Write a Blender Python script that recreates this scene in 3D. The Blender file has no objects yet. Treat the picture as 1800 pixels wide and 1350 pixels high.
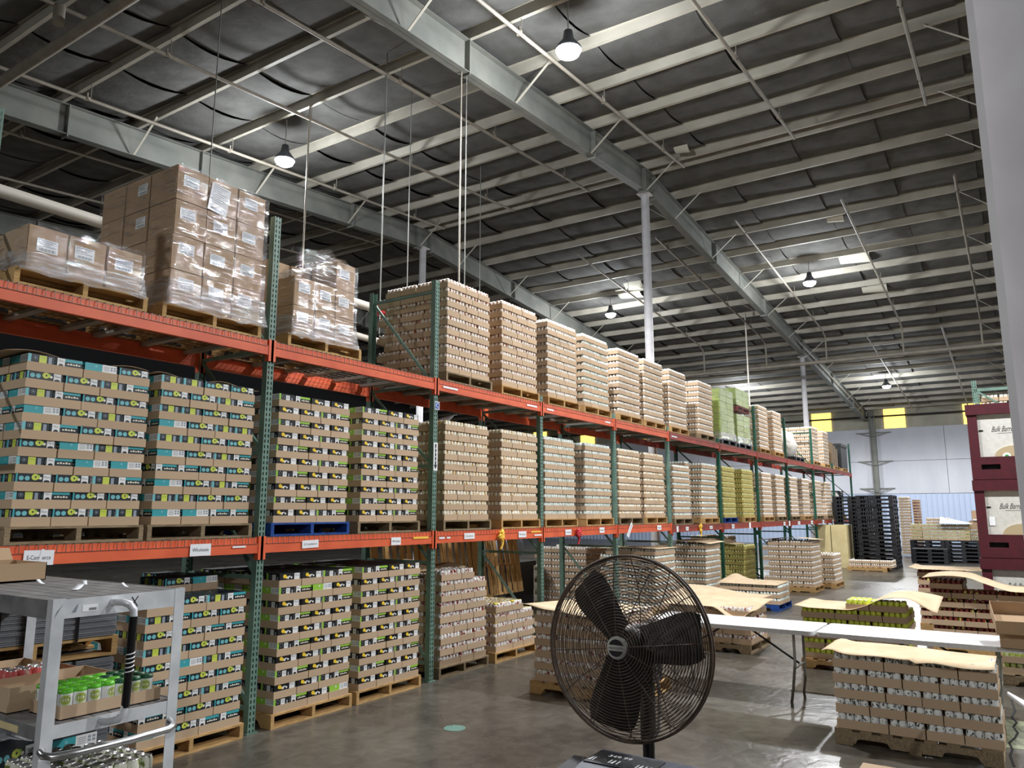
import bpy, math, random
from mathutils import Vector, Matrix
from mathutils.bvhtree import BVHTree

random.seed(7)
S = bpy.context.scene
COL = S.collection
PI = math.pi

# ------------------------------------------------------------------ camera
CAM_H = 1.948
F_PX = 1337.0
yaw, pitch = math.radians(33.40), math.radians(9.53)
cF = Vector((math.cos(yaw) * math.cos(pitch), math.sin(yaw) * math.cos(pitch), math.sin(pitch)))
cR = Vector((math.sin(yaw), -math.cos(yaw), 0.0))
cU = cR.cross(cF)
CAM = Vector((0, 0, CAM_H))
cd = bpy.data.cameras.new('camera')
cam = bpy.data.objects.new('camera', cd)
COL.objects.link(cam)
cd.sensor_width = 36.0
cd.lens = 36.0 * F_PX / 1800.0
cd.clip_end = 300
cd.clip_start = 0.05
M = Matrix((cR, cU, -cF)).transposed().to_4x4()
M.translation = CAM
cam.matrix_world = M
S.camera = cam

# ------------------------------------------------------------------ world, lamps, exposure
w = bpy.data.worlds.new('world')
S.world = w
w.use_nodes = True
w.node_tree.nodes['Background'].inputs[0].default_value = (0.7, 0.72, 0.76, 1)
w.node_tree.nodes['Background'].inputs[1].default_value = 0.06
S.view_settings.view_transform = 'Standard'
S.view_settings.look = 'None'
S.view_settings.gamma = 1.0
S.view_settings.use_curve_mapping = False
S.view_settings.exposure = -0.32
S.cycles.use_denoising = True
S.cycles.max_bounces = 8
S.cycles.diffuse_bounces = 5
S.cycles.glossy_bounces = 3
S.cycles.transparent_max_bounces = 12
S.cycles.sample_clamp_indirect = 4.0
LAMP_W = 2350.0
SPILL = 0.24       # share of a lamp's light that leaks sideways and up through its lens
LAMPS = [(9.75, 5.35, 9.2), (9.85, 12.2, 9.2), (25.35, 12.25, 9.3), (25.25, 5.05, 9.3), (41.0, 4.95, 8.05),
         (9.75, -2.0, 9.2), (25.3, -2.0, 9.3), (41.0, -2.0, 8.0), (41.0, 12.2, 8.0), (9.8, -9.0, 9.2), (25.3, -9.0, 9.3), (-5.8, 12.2, 7.9), (-5.8, -7.5, 7.9)]
FILL_DIM = {11: 0.7, 12: 0.75}   # two unseen lamps added behind the camera, dimmed to balance the light
SHOWN_LAMPS = 5

# ------------------------------------------------------------------ colour and materials
def lin(r, g, b):
    f = lambda c: (c / 255 / 12.92) if c / 255 <= 0.04045 else ((c / 255 + 0.055) / 1.055) ** 2.4
    return (f(r), f(g), f(b), 1.0)

def nd(nt, t, **kw):
    n = nt.nodes.new(t)
    for k, v in kw.items():
        setattr(n, k, v)
    return n

def mat(name, rgb, rough=0.6, metal=0.0, vary=0.0, noise=None, emit=None, spec=0.5, bump=None, rgb2=None, stretch=(1, 1, 1), coord='Object', lohi=(0.35, 0.65)):
    """Principled surface; rgb..rgb2 mixed by a noise of scale `noise`; `vary` is a per-piece brightness change."""
    m = bpy.data.materials.new(name)
    m.use_nodes = True
    nt = m.node_tree
    b = nt.nodes['Principled BSDF']
    b.inputs['Roughness'].default_value = rough
    b.inputs['Metallic'].default_value = metal
    b.inputs['Specular IOR Level'].default_value = spec
    col = lin(*rgb)
    b.inputs['Base Color'].default_value = col
    m.diffuse_color = col
    if emit:
        b.inputs['Emission Color'].default_value = lin(*rgb)
        b.inputs['Emission Strength'].default_value = emit
    src = None
    if noise or bump:
        if coord == 'World':
            vec = nd(nt, 'ShaderNodeNewGeometry').outputs['Position']
        else:
            vec = nd(nt, 'ShaderNodeTexCoord').outputs[coord]
        mp = nd(nt, 'ShaderNodeMapping')
        mp.inputs['Scale'].default_value = stretch
        nt.links.new(vec, mp.inputs['Vector'])
    if noise:
        tx = nd(nt, 'ShaderNodeTexNoise')
        tx.inputs['Scale'].default_value = noise
        tx.inputs['Detail'].default_value = 5
        nt.links.new(mp.outputs[0], tx.inputs['Vector'])
        rp = nd(nt, 'ShaderNodeValToRGB')
        rp.color_ramp.elements[0].position = lohi[0]
        rp.color_ramp.elements[1].position = lohi[1]
        rp.color_ramp.elements[0].color = col
        rp.color_ramp.elements[1].color = lin(*(rgb2 or tuple(int(c * 0.8) for c in rgb)))
        nt.links.new(tx.outputs['Fac'], rp.inputs['Fac'])
        src = rp.outputs['Color']
    if vary:
        oi = nd(nt, 'ShaderNodeObjectInfo')
        ge = nd(nt, 'ShaderNodeNewGeometry')
        ad = nd(nt, 'ShaderNodeMath', operation='ADD')
        nt.links.new(oi.outputs['Random'], ad.inputs[0])
        nt.links.new(ge.outputs['Random Per Island'], ad.inputs[1])
        mr = nd(nt, 'ShaderNodeMapRange')
        mr.inputs['From Max'].default_value = 2.0
        mr.inputs['To Min'].default_value = 1 - vary
        mr.inputs['To Max'].default_value = 1 + vary
        nt.links.new(ad.outputs[0], mr.inputs['Value'])
        mx = nd(nt, 'ShaderNodeMix', data_type='RGBA', blend_type='MULTIPLY')
        mx.inputs['Factor'].default_value = 1
        if src is not None:
            nt.links.new(src, mx.inputs[6])
        else:
            mx.inputs[6].default_value = col
        nt.links.new(mr.outputs[0], mx.inputs[7])
        src = mx.outputs[2]
    if src is not None:
        nt.links.new(src, b.inputs['Base Color'])
    if bump:
        tb = nd(nt, 'ShaderNodeTexNoise')
        tb.inputs['Scale'].default_value = bump[0]
        tb.inputs['Detail'].default_value = 3
        nt.links.new(mp.outputs[0], tb.inputs['Vector'])
        bp = nd(nt, 'ShaderNodeBump')
        bp.inputs['Strength'].default_value = bump[1]
        bp.inputs['Distance'].default_value = bump[2]
        nt.links.new(tb.outputs['Fac'], bp.inputs['Height'])
        nt.links.new(bp.outputs[0], b.inputs['Normal'])
    return m

MT = {}
MT['cardboard'] = mat('cardboard', (186, 161, 133), 0.75, vary=0.14, spec=0.2)
MT['cardboard_yellow'] = mat('cardboard_yellow', (170, 156, 90), 0.75, vary=0.14, spec=0.2)
MT['kraft'] = mat('kraft_paper', (220, 198, 166), 0.85, noise=6, rgb2=(208, 184, 150), spec=0.15)
MT['boxboard'] = mat('boxboard', (172, 145, 115), 0.7, vary=0.06, spec=0.25)
MT['wood'] = mat('pallet_wood', (196, 160, 108), 0.8, vary=0.22, noise=9, rgb2=(160, 126, 80), stretch=(1, 12, 6), spec=0.2)
MT['wood_grey'] = mat('weathered_wood', (150, 132, 104), 0.85, vary=0.2, noise=9, rgb2=(116, 100, 78), stretch=(1, 12, 6), spec=0.2)
MT['wood_blue'] = mat('blue_pallet_wood', (40, 78, 150), 0.7, vary=0.15, noise=8, rgb2=(30, 60, 120), spec=0.2)
MT['wood_red'] = mat('red_pallet_wood', (120, 52, 44), 0.7, vary=0.15, spec=0.2)
MT['plastic_black'] = mat('black_plastic', (26, 27, 31), 0.45, vary=0.2)
MT['plastic_grey'] = mat('dark_grey_plastic', (74, 78, 92), 0.5, noise=60, rgb2=(64, 68, 82))
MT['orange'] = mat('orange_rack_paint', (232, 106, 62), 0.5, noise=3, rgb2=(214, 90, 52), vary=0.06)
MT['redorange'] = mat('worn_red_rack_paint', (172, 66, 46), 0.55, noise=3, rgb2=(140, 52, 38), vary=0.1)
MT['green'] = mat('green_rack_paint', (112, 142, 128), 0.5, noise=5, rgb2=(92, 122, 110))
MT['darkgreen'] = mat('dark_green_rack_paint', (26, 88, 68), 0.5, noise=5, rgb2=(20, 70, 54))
MT['galv'] = mat('galvanised_steel', (170, 168, 160), 0.5, metal=0.3, noise=4, rgb2=(140, 138, 132))
MT['wire'] = mat('deck_wire', (118, 104, 92), 0.5, metal=0.4)
MT['alu'] = mat('brushed_aluminium', (226, 229, 232), 0.38, metal=0.25, noise=7, rgb2=(200, 204, 208), bump=(40, 0.1, 0.004))
MT['alu_dark'] = mat('dull_aluminium', (140, 140, 140), 0.5, metal=0.3, noise=9, rgb2=(112, 112, 114))
MT['steel_paint'] = mat('grey_primer_steel', (128, 128, 120), 0.6, noise=1.5, rgb2=(108, 110, 104), coord='World')
MT['purlin'] = mat('purlin_steel', (190, 184, 170), 0.6, noise=1.2, rgb2=(166, 160, 146), coord='World')
MT['insul'] = mat('roof_insulation', (102, 101, 98), 0.85, noise=2.2, rgb2=(86, 85, 82), coord='World', spec=0.15, bump=(7, 0.25, 0.04))
MT['column'] = mat('column_paint', (232, 230, 231), 0.6, noise=5, rgb2=(218, 214, 216))
MT['pipe'] = mat('pipe_paint', (150, 142, 128), 0.55, noise=4, rgb2=(134, 126, 114), coord='World')
MT['pipe_white'] = mat('white_pipe', (186, 180, 168), 0.5)
MT['white'] = mat('white_plastic', (226, 226, 226), 0.35, noise=30, rgb2=(216, 216, 216))
MT['paper'] = mat('white_paper', (236, 238, 240), 0.7, spec=0.2)
MT['ink'] = mat('black_ink', (28, 28, 32), 0.7)
MT['inkgrey'] = mat('grey_ink', (120, 132, 140), 0.7)
MT['yellow_tape'] = mat('yellow_tape', (246, 198, 70), 0.5)
MT['sign_blue'] = mat('sign_blue', (26, 70, 150), 0.5)
MT['red_tape'] = mat('red_tape', (196, 40, 52), 0.4)
MT['black'] = mat('black_tape', (16, 16, 18), 0.3)
MT['fan_wire'] = mat('rusty_fan_wire', (104, 84, 68), 0.55, noise=20, rgb2=(70, 58, 48))
MT['fan_blade'] = mat('fan_blade', (50, 48, 46), 0.55, metal=0.3)
MT['chrome'] = mat('bare_metal', (190, 190, 190), 0.25, metal=0.9)
MT['maroon'] = mat('maroon_plastic', (78, 18, 30), 0.5, noise=12, rgb2=(66, 15, 26))
MT['binwhite'] = mat('bin_white', (206, 204, 196), 0.6, noise=20, rgb2=(196, 194, 186))
MT['beige'] = mat('beige_plastic', (176, 158, 124), 0.6)
MT['green_leaf'] = mat('green_print', (60, 150, 70), 0.6)
MT['slipgrey'] = mat('grey_sheet', (128, 130, 134), 0.8, noise=3, rgb2=(96, 98, 102), stretch=(0.3, 0.3, 60), coord='World')
MT['ply'] = mat('pale_plywood', (216, 200, 150), 0.7, noise=3, rgb2=(204, 186, 136))
MT['rubber'] = mat('black_cover', (24, 26, 30), 0.6)
MT['lampglass'] = mat('lamp_lens', (235, 242, 255), 0.4, emit=60.0)
MT['lamphouse'] = mat('lamp_housing', (90, 92, 96), 0.5, metal=0.5)
MT['skylight'] = mat('translucent_wall_panel', (255, 222, 110), 0.6, emit=2.2)
MT['fabric'] = mat('white_wall_liner', (196, 198, 204), 0.75, noise=0.8, rgb2=(184, 186, 194), coord='World', bump=(1.2, 0.4, 0.15), stretch=(1, 1, 0.35))
MT['bluemetal'] = mat('pale_blue_cladding', (176, 190, 214), 0.5)
MT['upperwall'] = mat('upper_wall_liner', (172, 168, 152), 0.8, noise=1, rgb2=(154, 150, 136), coord='World')
MT['concrete_wall'] = mat('dim_wall', (44, 44, 46), 0.9)
MT['floorpaint'] = mat('pale_green_floor_paint', (150, 156, 120), 0.5, noise=8, rgb2=(120, 124, 96))
MT['crack'] = mat('floor_crack', (24, 22, 20), 0.9)
MT['sticker'] = mat('green_floor_sticker', (120, 158, 146), 0.5, noise=60, rgb2=(90, 128, 116))
MT['bag'] = mat('white_bag', (204, 200, 190), 0.5, bump=(9, 0.5, 0.04))
MT['oak'] = mat('drum_brown', (120, 98, 70), 0.7)
MT['silver_lid'] = mat('can_lid', (206, 206, 204), 0.3, metal=0.8)
# flat print colours of the drink cartons and cans
MT['navy'] = mat('print_navy', (20, 30, 38), 0.4)
MT['pblack'] = mat('print_black', (18, 18, 20), 0.4)
MT['teal'] = mat('print_teal', (58, 160, 168), 0.4)
MT['ltteal'] = mat('print_light_teal', (112, 186, 192), 0.4)
MT['lime'] = mat('print_lime', (202, 212, 84), 0.4)
MT['grass'] = mat('print_green', (150, 200, 70), 0.4)
MT['yellow'] = mat('print_yellow', (240, 204, 60), 0.4)
MT['cream'] = mat('print_cream', (232, 226, 206), 0.4)
MT['pwhite'] = mat('print_white', (232, 232, 230), 0.4)
MT['silver'] = mat('print_silver', (150, 158, 170), 0.3)

def canmat(name, rgb, rgb2, scale=26, lohi=(0.52, 0.56)):
    return mat(name, rgb, 0.35, noise=scale, rgb2=rgb2, coord='World', lohi=lohi, stretch=(1, 1, 0.8))
CAN = {
    'gold': canmat('can_gold', (242, 236, 216), (206, 170, 104), lohi=(.55, .6)),
    'rust': canmat('can_rust', (238, 226, 214), (160, 96, 62), lohi=(0.56, 0.6)),
    'pale': canmat('can_pale', (232, 238, 232), (186, 206, 196)),
    'plain': canmat('can_plain', (236, 232, 222), (206, 190, 170), lohi=(0.56, 0.62)),
    'lime': canmat('can_lime', (222, 232, 84), (198, 214, 62)),
    'limefar': canmat('can_lime_pale', (186, 182, 96), (206, 200, 130)),
    'redwhite': canmat('can_red_white', (234, 230, 224), (140, 52, 40), lohi=(0.54, 0.58)),
    'red': canmat('can_red', (110, 38, 30), (206, 208, 96), scale=16, lohi=(0.6, 0.64)),
    'ink': canmat('can_white_ink', (228, 230, 226), (52, 60, 56), scale=44, lohi=(0.57, 0.6)),
    'green': canmat('can_green', (160, 176, 80), (206, 206, 170)),
}
MT['can_pink'] = canmat('can_pink', (206, 96, 92), (226, 196, 176), scale=18)
MT['can_herb'] = canmat('can_herb', (226, 226, 210), (110, 130, 60), scale=22, lohi=(0.52, 0.58))
MT['can_white'] = mat('can_white', (238, 238, 236), 0.35)
MT['limeflesh'] = mat('lime_flesh', (150, 166, 44), 0.4)
MT['limecarrier'] = mat('green_carrier', (92, 184, 40), 0.35)
MT['darkcarrier'] = mat('dark_green_carrier', (28, 84, 54), 0.35)
MT['yelcarrier'] = mat('yellow_carrier', (222, 200, 40), 0.35)

def film_mat(name, clear, whiteness, lo, hi, peak):
    m = bpy.data.materials.new(name)
    m.use_nodes = True
    nt = m.node_tree
    nt.nodes.remove(nt.nodes['Principled BSDF'])
    out = nt.nodes['Material Output']
    tr = nd(nt, 'ShaderNodeBsdfTransparent')
    gl = nd(nt, 'ShaderNodeBsdfGlossy')
    gl.inputs['Roughness'].default_value = 0.1
    df = nd(nt, 'ShaderNodeBsdfDiffuse')
    df.inputs['Color'].default_value = (0.85, 0.86, 0.9, 1)
    g2 = nd(nt, 'ShaderNodeMixShader')
    g2.inputs[0].default_value = whiteness
    nt.links.new(gl.outputs[0], g2.inputs[1])
    nt.links.new(df.outputs[0], g2.inputs[2])
    mx = nd(nt, 'ShaderNodeMixShader')
    tc = nd(nt, 'ShaderNodeTexCoord')
    mp = nd(nt, 'ShaderNodeMapping')
    mp.inputs['Scale'].default_value = (1.6, 1.6, 12)
    mp.inputs['Rotation'].default_value = (0.25, 0.3, 0)
    tx = nd(nt, 'ShaderNodeTexNoise')
    tx.inputs['Scale'].default_value = 3.2
    tx.inputs['Detail'].default_value = 6
    rp = nd(nt, 'ShaderNodeValToRGB')
    rp.color_ramp.elements[0].position = lo
    rp.color_ramp.elements[1].position = hi
    a, c = 1 - clear, peak
    rp.color_ramp.elements[0].color = (a, a, a, 1)
    rp.color_ramp.elements[1].color = (c, c, c, 1)
    bp = nd(nt, 'ShaderNodeBump')
    bp.inputs['Strength'].default_value = 1.0
    bp.inputs['Distance'].default_value = 0.09
    L = nt.links.new
    L(tc.outputs['Object'], mp.inputs['Vector'])
    L(mp.outputs[0], tx.inputs['Vector'])
    L(tx.outputs['Fac'], rp.inputs['Fac'])
    L(rp.outputs['Color'], mx.inputs[0])
    L(tx.outputs['Fac'], bp.inputs['Height'])
    L(bp.outputs[0], gl.inputs['Normal'])
    L(tr.outputs[0], mx.inputs[1])
    L(g2.outputs[0], mx.inputs[2])
    L(mx.outputs[0], out.inputs['Surface'])
    return m
MT['film'] = film_mat('stretch_film', 0.93, 0.12, .55, .7, .65)
MT['film_dense'] = film_mat('stretch_film_layers', 0.78, 0.3, .42, .64, .75)

def concrete():
    m = bpy.data.materials.new('polished_concrete')
    m.use_nodes = True
    nt = m.node_tree
    b = nt.nodes['Principled BSDF']
    L = nt.links.new
    g = nd(nt, 'ShaderNodeNewGeometry')
    t1 = nd(nt, 'ShaderNodeTexNoise'); t1.inputs['Scale'].default_value = 0.7; t1.inputs['Detail'].default_value = 9; t1.inputs['Roughness'].default_value = 0.65
    t2 = nd(nt, 'ShaderNodeTexNoise'); t2.inputs['Scale'].default_value = 6; t2.inputs['Detail'].default_value = 8; t2.inputs['Distortion'].default_value = 0.8
    L(g.outputs['Position'], t1.inputs['Vector']); L(g.outputs['Position'], t2.inputs['Vector'])
    r1 = nd(nt, 'ShaderNodeValToRGB')
    r1.color_ramp.elements[0].position = 0.35; r1.color_ramp.elements[1].position = 0.68
    r1.color_ramp.elements[0].color = lin(70, 66, 59); r1.color_ramp.elements[1].color = lin(104, 99, 90)
    r2 = nd(nt, 'ShaderNodeValToRGB')
    r2.color_ramp.elements[0].position = 0.3; r2.color_ramp.elements[1].position = 0.6
    r2.color_ramp.elements[0].color = (0.62, 0.62, 0.62, 1); r2.color_ramp.elements[1].color = (1, 1, 1, 1)
    mx = nd(nt, 'ShaderNodeMix', data_type='RGBA', blend_type='MULTIPLY'); mx.inputs['Factor'].default_value = 1
    L(t1.outputs['Fac'], r1.inputs['Fac']); L(t2.outputs['Fac'], r2.inputs['Fac'])
    L(r1.outputs['Color'], mx.inputs[6]); L(r2.outputs['Color'], mx.inputs[7])
    L(mx.outputs[2], b.inputs['Base Color'])
    rr = nd(nt, 'ShaderNodeMapRange'); rr.inputs['To Min'].default_value = 0.16; rr.inputs['To Max'].default_value = 0.42
    L(t1.outputs['Fac'], rr.inputs['Value']); L(rr.outputs[0], b.inputs['Roughness'])
    b.inputs['Specular IOR Level'].default_value = 0.6
    bp = nd(nt, 'ShaderNodeBump'); bp.inputs['Strength'].default_value = 0.12; bp.inputs['Distance'].default_value = 0.06
    L(t2.outputs['Fac'], bp.inputs['Height']); L(bp.outputs[0], b.inputs['Normal'])
    return m
MT['concrete'] = concrete()

# ------------------------------------------------------------------ mesh building
class MB:
    def __init__(s):
        s.v, s.f, s.m, s.sm = [], [], [], []
    def add(s, vs, fs, m=0, smooth=False):
        o = len(s.v)
        s.v.extend([tuple(p) for p in vs])
        for f in fs:
            s.f.append([o + i for i in f]); s.m.append(m); s.sm.append(smooth)
        return s
    def box(s, x0, y0, z0, x1, y1, z1, m=0):
        if x1 < x0: x0, x1 = x1, x0
        if y1 < y0: y0, y1 = y1, y0
        if z1 < z0: z0, z1 = z1, z0
        vs = [(x, y, z) for z in (z0, z1) for y in (y0, y1) for x in (x0, x1)]
        return s.add(vs, [(0, 2, 3, 1), (4, 5, 7, 6), (0, 1, 5, 4), (2, 6, 7, 3), (0, 4, 6, 2), (1, 3, 7, 5)], m)
    def bar(s, p, q, w, h, m=0, up=(0, 0, 1)):
        p, q = Vector(p), Vector(q)
        d = (q - p).normalized()
        u = Vector(up)
        if abs(d.dot(u)) > 0.95: u = Vector((1, 0, 0))
        a = d.cross(u).normalized() * (w / 2)
        b = a.cross(d).normalized() * (h / 2)
        vs = [p - a - b, p + a - b, p + a + b, p - a + b, q - a - b, q + a - b, q + a + b, q - a + b]
        return s.add(vs, [(0, 1, 2, 3), (4, 7, 6, 5), (0, 4, 5, 1), (1, 5, 6, 2), (2, 6, 7, 3), (3, 7, 4, 0)], m)
    def tube(s, path, r, n=8, m=0, closed=False, smooth=True):
        P = [Vector(p) for p in path]
        N = len(P)
        vs, fs = [], []
        prev = None
        for i in range(N):
            if closed:
                d = P[(i + 1) % N] - P[i - 1]
            else:
                d = P[min(i + 1, N - 1)] - P[max(i - 1, 0)]
            d.normalize()
            if prev is None:
                u = Vector((0, 0, 1)) if abs(d.z) < 0.9 else Vector((1, 0, 0))
            else:
                u = prev
            a = (u - d * u.dot(d)).normalized()
            prev = a
            b = d.cross(a)
            rr = r[i] if isinstance(r, (list, tuple)) else r
            for k in range(n):
                t = 2 * PI * k / n
                vs.append(P[i] + a * (rr * math.cos(t)) + b * (rr * math.sin(t)))
        for i in range(N if closed else N - 1):
            j = (i + 1) % N
            for k in range(n):
                k2 = (k + 1) % n
                fs.append((i * n + k, i * n + k2, j * n + k2, j * n + k))
        s.add(vs, fs, m, smooth)
        if not closed:
            s.add(vs[:n], [tuple(range(n))[::-1]], m)
            s.add(vs[-n:], [tuple(range(n))], m)
        return s
    def lathe(s, prof, n=12, m=None, c=(0, 0, 0), smooth=True):
        """prof: list of (r, z); m: one slot, or a slot per segment."""
        cx, cy, cz = c
        rings = []
        base = len(s.v)
        for r, z in prof:
            if r < 1e-6:
                rings.append([len(s.v)]); s.v.append((cx, cy, cz + z))
            else:
                ring = []
                for k in range(n):
                    t = 2 * PI * k / n
                    ring.append(len(s.v)); s.v.append((cx + r * math.cos(t), cy + r * math.sin(t), cz + z))
                rings.append(ring)
        for i in range(len(prof) - 1):
            A, B = rings[i], rings[i + 1]
            mm = m[i] if isinstance(m, (list, tuple)) else (m or 0)
            flat = abs(prof[i][1] - prof[i + 1][1]) < 1e-5
            for k in range(n):
                k2 = (k + 1) % n
                if len(A) == 1 and len(B) == 1: continue
                if len(A) == 1: f = [A[0], B[k2], B[k]]
                elif len(B) == 1: f = [A[k], A[k2], B[0]]
                else: f = [A[k], A[k2], B[k2], B[k]]
                s.f.append(f); s.m.append(mm); s.sm.append(smooth and not flat)
        return s
    def prism(s, poly, axis, a, b, m=0):
        """poly in the two other axes (in x,y,z order), extruded along axis from a to b."""
        def mk(p, t):
            if axis == 'x': return (t, p[0], p[1])
            if axis == 'y': return (p[0], t, p[1])
            return (p[0], p[1], t)
        n = len(poly)
        vs = [mk(p, a) for p in poly] + [mk(p, b) for p in poly]
        fs = [tuple(range(n)), tuple(range(n, 2 * n))[::-1]]
        fs += [(i, n + i, n + (i + 1) % n, (i + 1) % n) for i in range(n)]
        return s.add(vs, fs, m)
    def quad(s, a, b, c, d, m=0):
        return s.add([a, b, c, d], [(0, 1, 2, 3)], m)
    def mesh(s, name, mats):
        me = bpy.data.meshes.new(name)
        me.from_pydata(s.v, [], s.f)
        for k in mats:
            me.materials.append(MT[k] if isinstance(k, str) else k)
        if len(mats) > 1:
            me.polygons.foreach_set('material_index', s.m)
        if any(s.sm):
            me.polygons.foreach_set('use_smooth', s.sm)
        me.update()
        return me
    def build(s, name, mats, parent=None, loc=(0, 0, 0), rz=0.0):
        if isinstance(mats, str): mats = [mats]
        return obj(name, s.mesh(name, mats), parent, loc, rz)

def obj(name, me, parent=None, loc=(0, 0, 0), rz=0.0, scale=None):
    o = bpy.data.objects.new(name, me)
    COL.objects.link(o)
    o.location = loc
    o.rotation_euler = (0, 0, rz)
    if scale: o.scale = scale
    if parent is not None: o.parent = parent
    return o

def tag(o, label=None, cat=None, group=None, kind=None):
    if label: o['label'] = label
    if cat: o['category'] = cat
    if group: o['group'] = group
    if kind: o['kind'] = kind
    return o

def empty(name, loc=(0, 0, 0), rz=0.0):
    o = bpy.data.objects.new(name, None)
    o.empty_display_size = 0.1
    COL.objects.link(o)
    o.location = loc
    o.rotation_euler = (0, 0, rz)
    return o

def copy_tree(o, parent=None):
    c = o.copy(); COL.objects.link(c)
    if parent is not None: c.parent = parent
    for ch in list(o.children): copy_tree(ch, c)
    return c

_tx = {}
def text_geo(t, size):
    """flat letter outlines as (verts2d, faces), centred."""
    key = t
    if key not in _tx:
        cu = bpy.data.curves.new('lettering', 'FONT')
        cu.body = t; cu.align_x = 'CENTER'; cu.align_y = 'CENTER'; cu.size = 1.0; cu.resolution_u = 2
        ob = bpy.data.objects.new('lettering', cu)
        COL.objects.link(ob)
        dg = bpy.context.evaluated_depsgraph_get()
        ev = ob.evaluated_get(dg)
        me = ev.to_mesh()
        _tx[key] = ([(v.co.x, v.co.y) for v in me.vertices], [tuple(p.vertices) for p in me.polygons])
        ev.to_mesh_clear()
        bpy.data.objects.remove(ob); bpy.data.curves.remove(cu)
    vs, fs = _tx[key]
    return [(x * size, y * size) for x, y in vs], fs

def put_text(mb, t, size, O, ux, uy, m, shear=0.0, width=None):
    vs, fs = text_geo(t, size)
    if width:
        w0 = max(v[0] for v in vs) - min(v[0] for v in vs)
        k = width / w0
        vs = [(x * k, y) for x, y in vs]
    O, ux, uy = Vector(O), Vector(ux), Vector(uy)
    mb.add([O + ux * (x + shear * y) + uy * y for x, y in vs], fs, m)

ORD = ['zeroth', 'first', 'second', 'third', 'fourth', 'fifth', 'sixth', 'seventh', 'eighth', 'ninth', 'tenth', 'eleventh', 'twelfth', 'thirteenth',
       'fourteenth', 'fifteenth', 'sixteenth', 'seventeenth', 'eighteenth', 'nineteenth', 'twentieth']
def od(i):
    if i <= 20: return ORD[i]
    return {2: 'twenty-', 3: 'thirty-'}[i // 10] + ORD[i % 10] if i % 10 else {30: 'thirtieth'}[i]

# occluders for finding out which of the many trays, cans and cartons show
OV, OF = [], []
def occlude(x0, y0, z0, x1, y1, z1, O=(0, 0), th=0.0):
    b = len(OV)
    c, s_ = math.cos(th), math.sin(th)
    for z in (z0, z1):
        for y in (y0, y1):
            for x in (x0, x1):
                OV.append((O[0] + c * x - s_ * y, O[1] + s_ * x + c * y, z))
    for f in [(0, 2, 3, 1), (4, 5, 7, 6), (0, 1, 5, 4), (2, 6, 7, 3), (0, 4, 6, 2), (1, 3, 7, 5)]:
        OF.append([b + i for i in f])

# ------------------------------------------------------------------ the building
def H(X): return 10.65 - 0.0833 * abs(X - 17.4)
X0, X1, Y0, Y1 = -16.0, 50.0, -15.0, 34.0

fl = MB().box(X0, Y0, -0.2, X1, Y1, 0.0).build('floor', 'concrete')
tag(fl, 'dark polished concrete warehouse floor with blotchy stains', kind='structure')
fp = MB().box(7.95, -0.6, 0.0005, 8.98, 0.36, 0.002).build('floor_marking', 'floorpaint', fl)
ck = MB()
pts = [(9.9, .26), (9.4, .225), (9.1, .25), (8.9, .21), (8.7, .235), (8.5, .2), (8.3, .22), (8.1, .26), (7.9, .235), (7.7, .25), (7.4, .22)]
for (a, b), (c, d) in zip(pts, pts[1:]):
    ck.bar((a, b, 0.003), (c, d, 0.003), 0.018, 0.002)
ck.build('crack', 'crack', fl)
st = MB().lathe([(0, 0.0022), (0.1, 0.0022), (0.1, 0.0)], 24, c=(5.86, 4.49, 0)).build('floor_sticker', 'sticker')
tag(st, 'round pale green sticker on the concrete floor before the lime-striped stacks', 'sticker')

wf = MB().box(X1, Y0, 0, X1 + 0.2, Y1, 8.4).build('wall_far', 'upperwall')
tag(wf, 'white lined end wall of the warehouse above pale blue cladding', kind='structure')
cl = MB()
y = Y0
cl.box(X1 - 0.05, Y0, 0, X1, Y1, 2.97)
while y < Y1 - 0.3:
    cl.box(X1 - 0.085, y, 0, X1 - 0.05, y + 0.05, 2.97)
    y += 0.27
cl.build('cladding', 'bluemetal', wf)
y = Y0
while y < Y1 - 0.1:
    for z0, z1 in ((2.99, 4.88), (4.9, 6.83)):
        MB().box(X1 - 0.1, y + 0.01, z0, X1 - 0.02, min(y + 3.64, Y1), z1).build('liner_panel', 'fabric', wf)
    y += 3.65
for k in range(8):
    yc = 1.65 + 4.1 * k
    MB().box(X1 - 0.06, yc - 0.57, 6.84, X1 - 0.01, yc + 0.57, 8.05).build('translucent_panel', 'skylight', wf)
gp = MB().tube([(X1 - 0.35, Y0 + 1, 7.55), (X1 - 0.35, Y1 - 1, 7.55)], 0.05, 6).build('wall_pipe', 'rubber', wf)
cw = MB()
cw.box(X1 - 0.45, 6.8, 0, X1 - 0.1, 6.83, 7.9).box(X1 - 0.3, 6.83, 0, X1 - 0.28, 7.07, 7.9).box(X1 - 0.45, 7.07, 0, X1 - 0.1, 7.1, 7.9)
for z in (3.3, 4.9, 6.6):
    cw.bar((X1 - 0.15, 6.0, z), (X1 - 0.15, 7.9, z), 0.05, 0.06)
    cw.bar((X1 - 0.15, 6.1, z), (X1 - 0.4, 6.95, z - 0.22), 0.04, 0.04)
    cw.bar((X1 - 0.15, 7.8, z), (X1 - 0.4, 6.95, z - 0.22), 0.04, 0.04)
tag(cw.build('column', 'steel_paint'), 'grey steel wall column with girt braces on the end wall', kind='structure')
for nm, b in (('wall_left', (X0, Y1, 0, X1, Y1 + .2, 11)), ('wall_right', (X0, Y0 - .2, 0, X1, Y0, 11)), ('wall_back', (X0 - .2, Y0, 0, X0, Y1, 8.5))):
    tag(MB().box(*b).build(nm, 'concrete_wall'), 'dim warehouse side wall', kind='structure')

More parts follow.
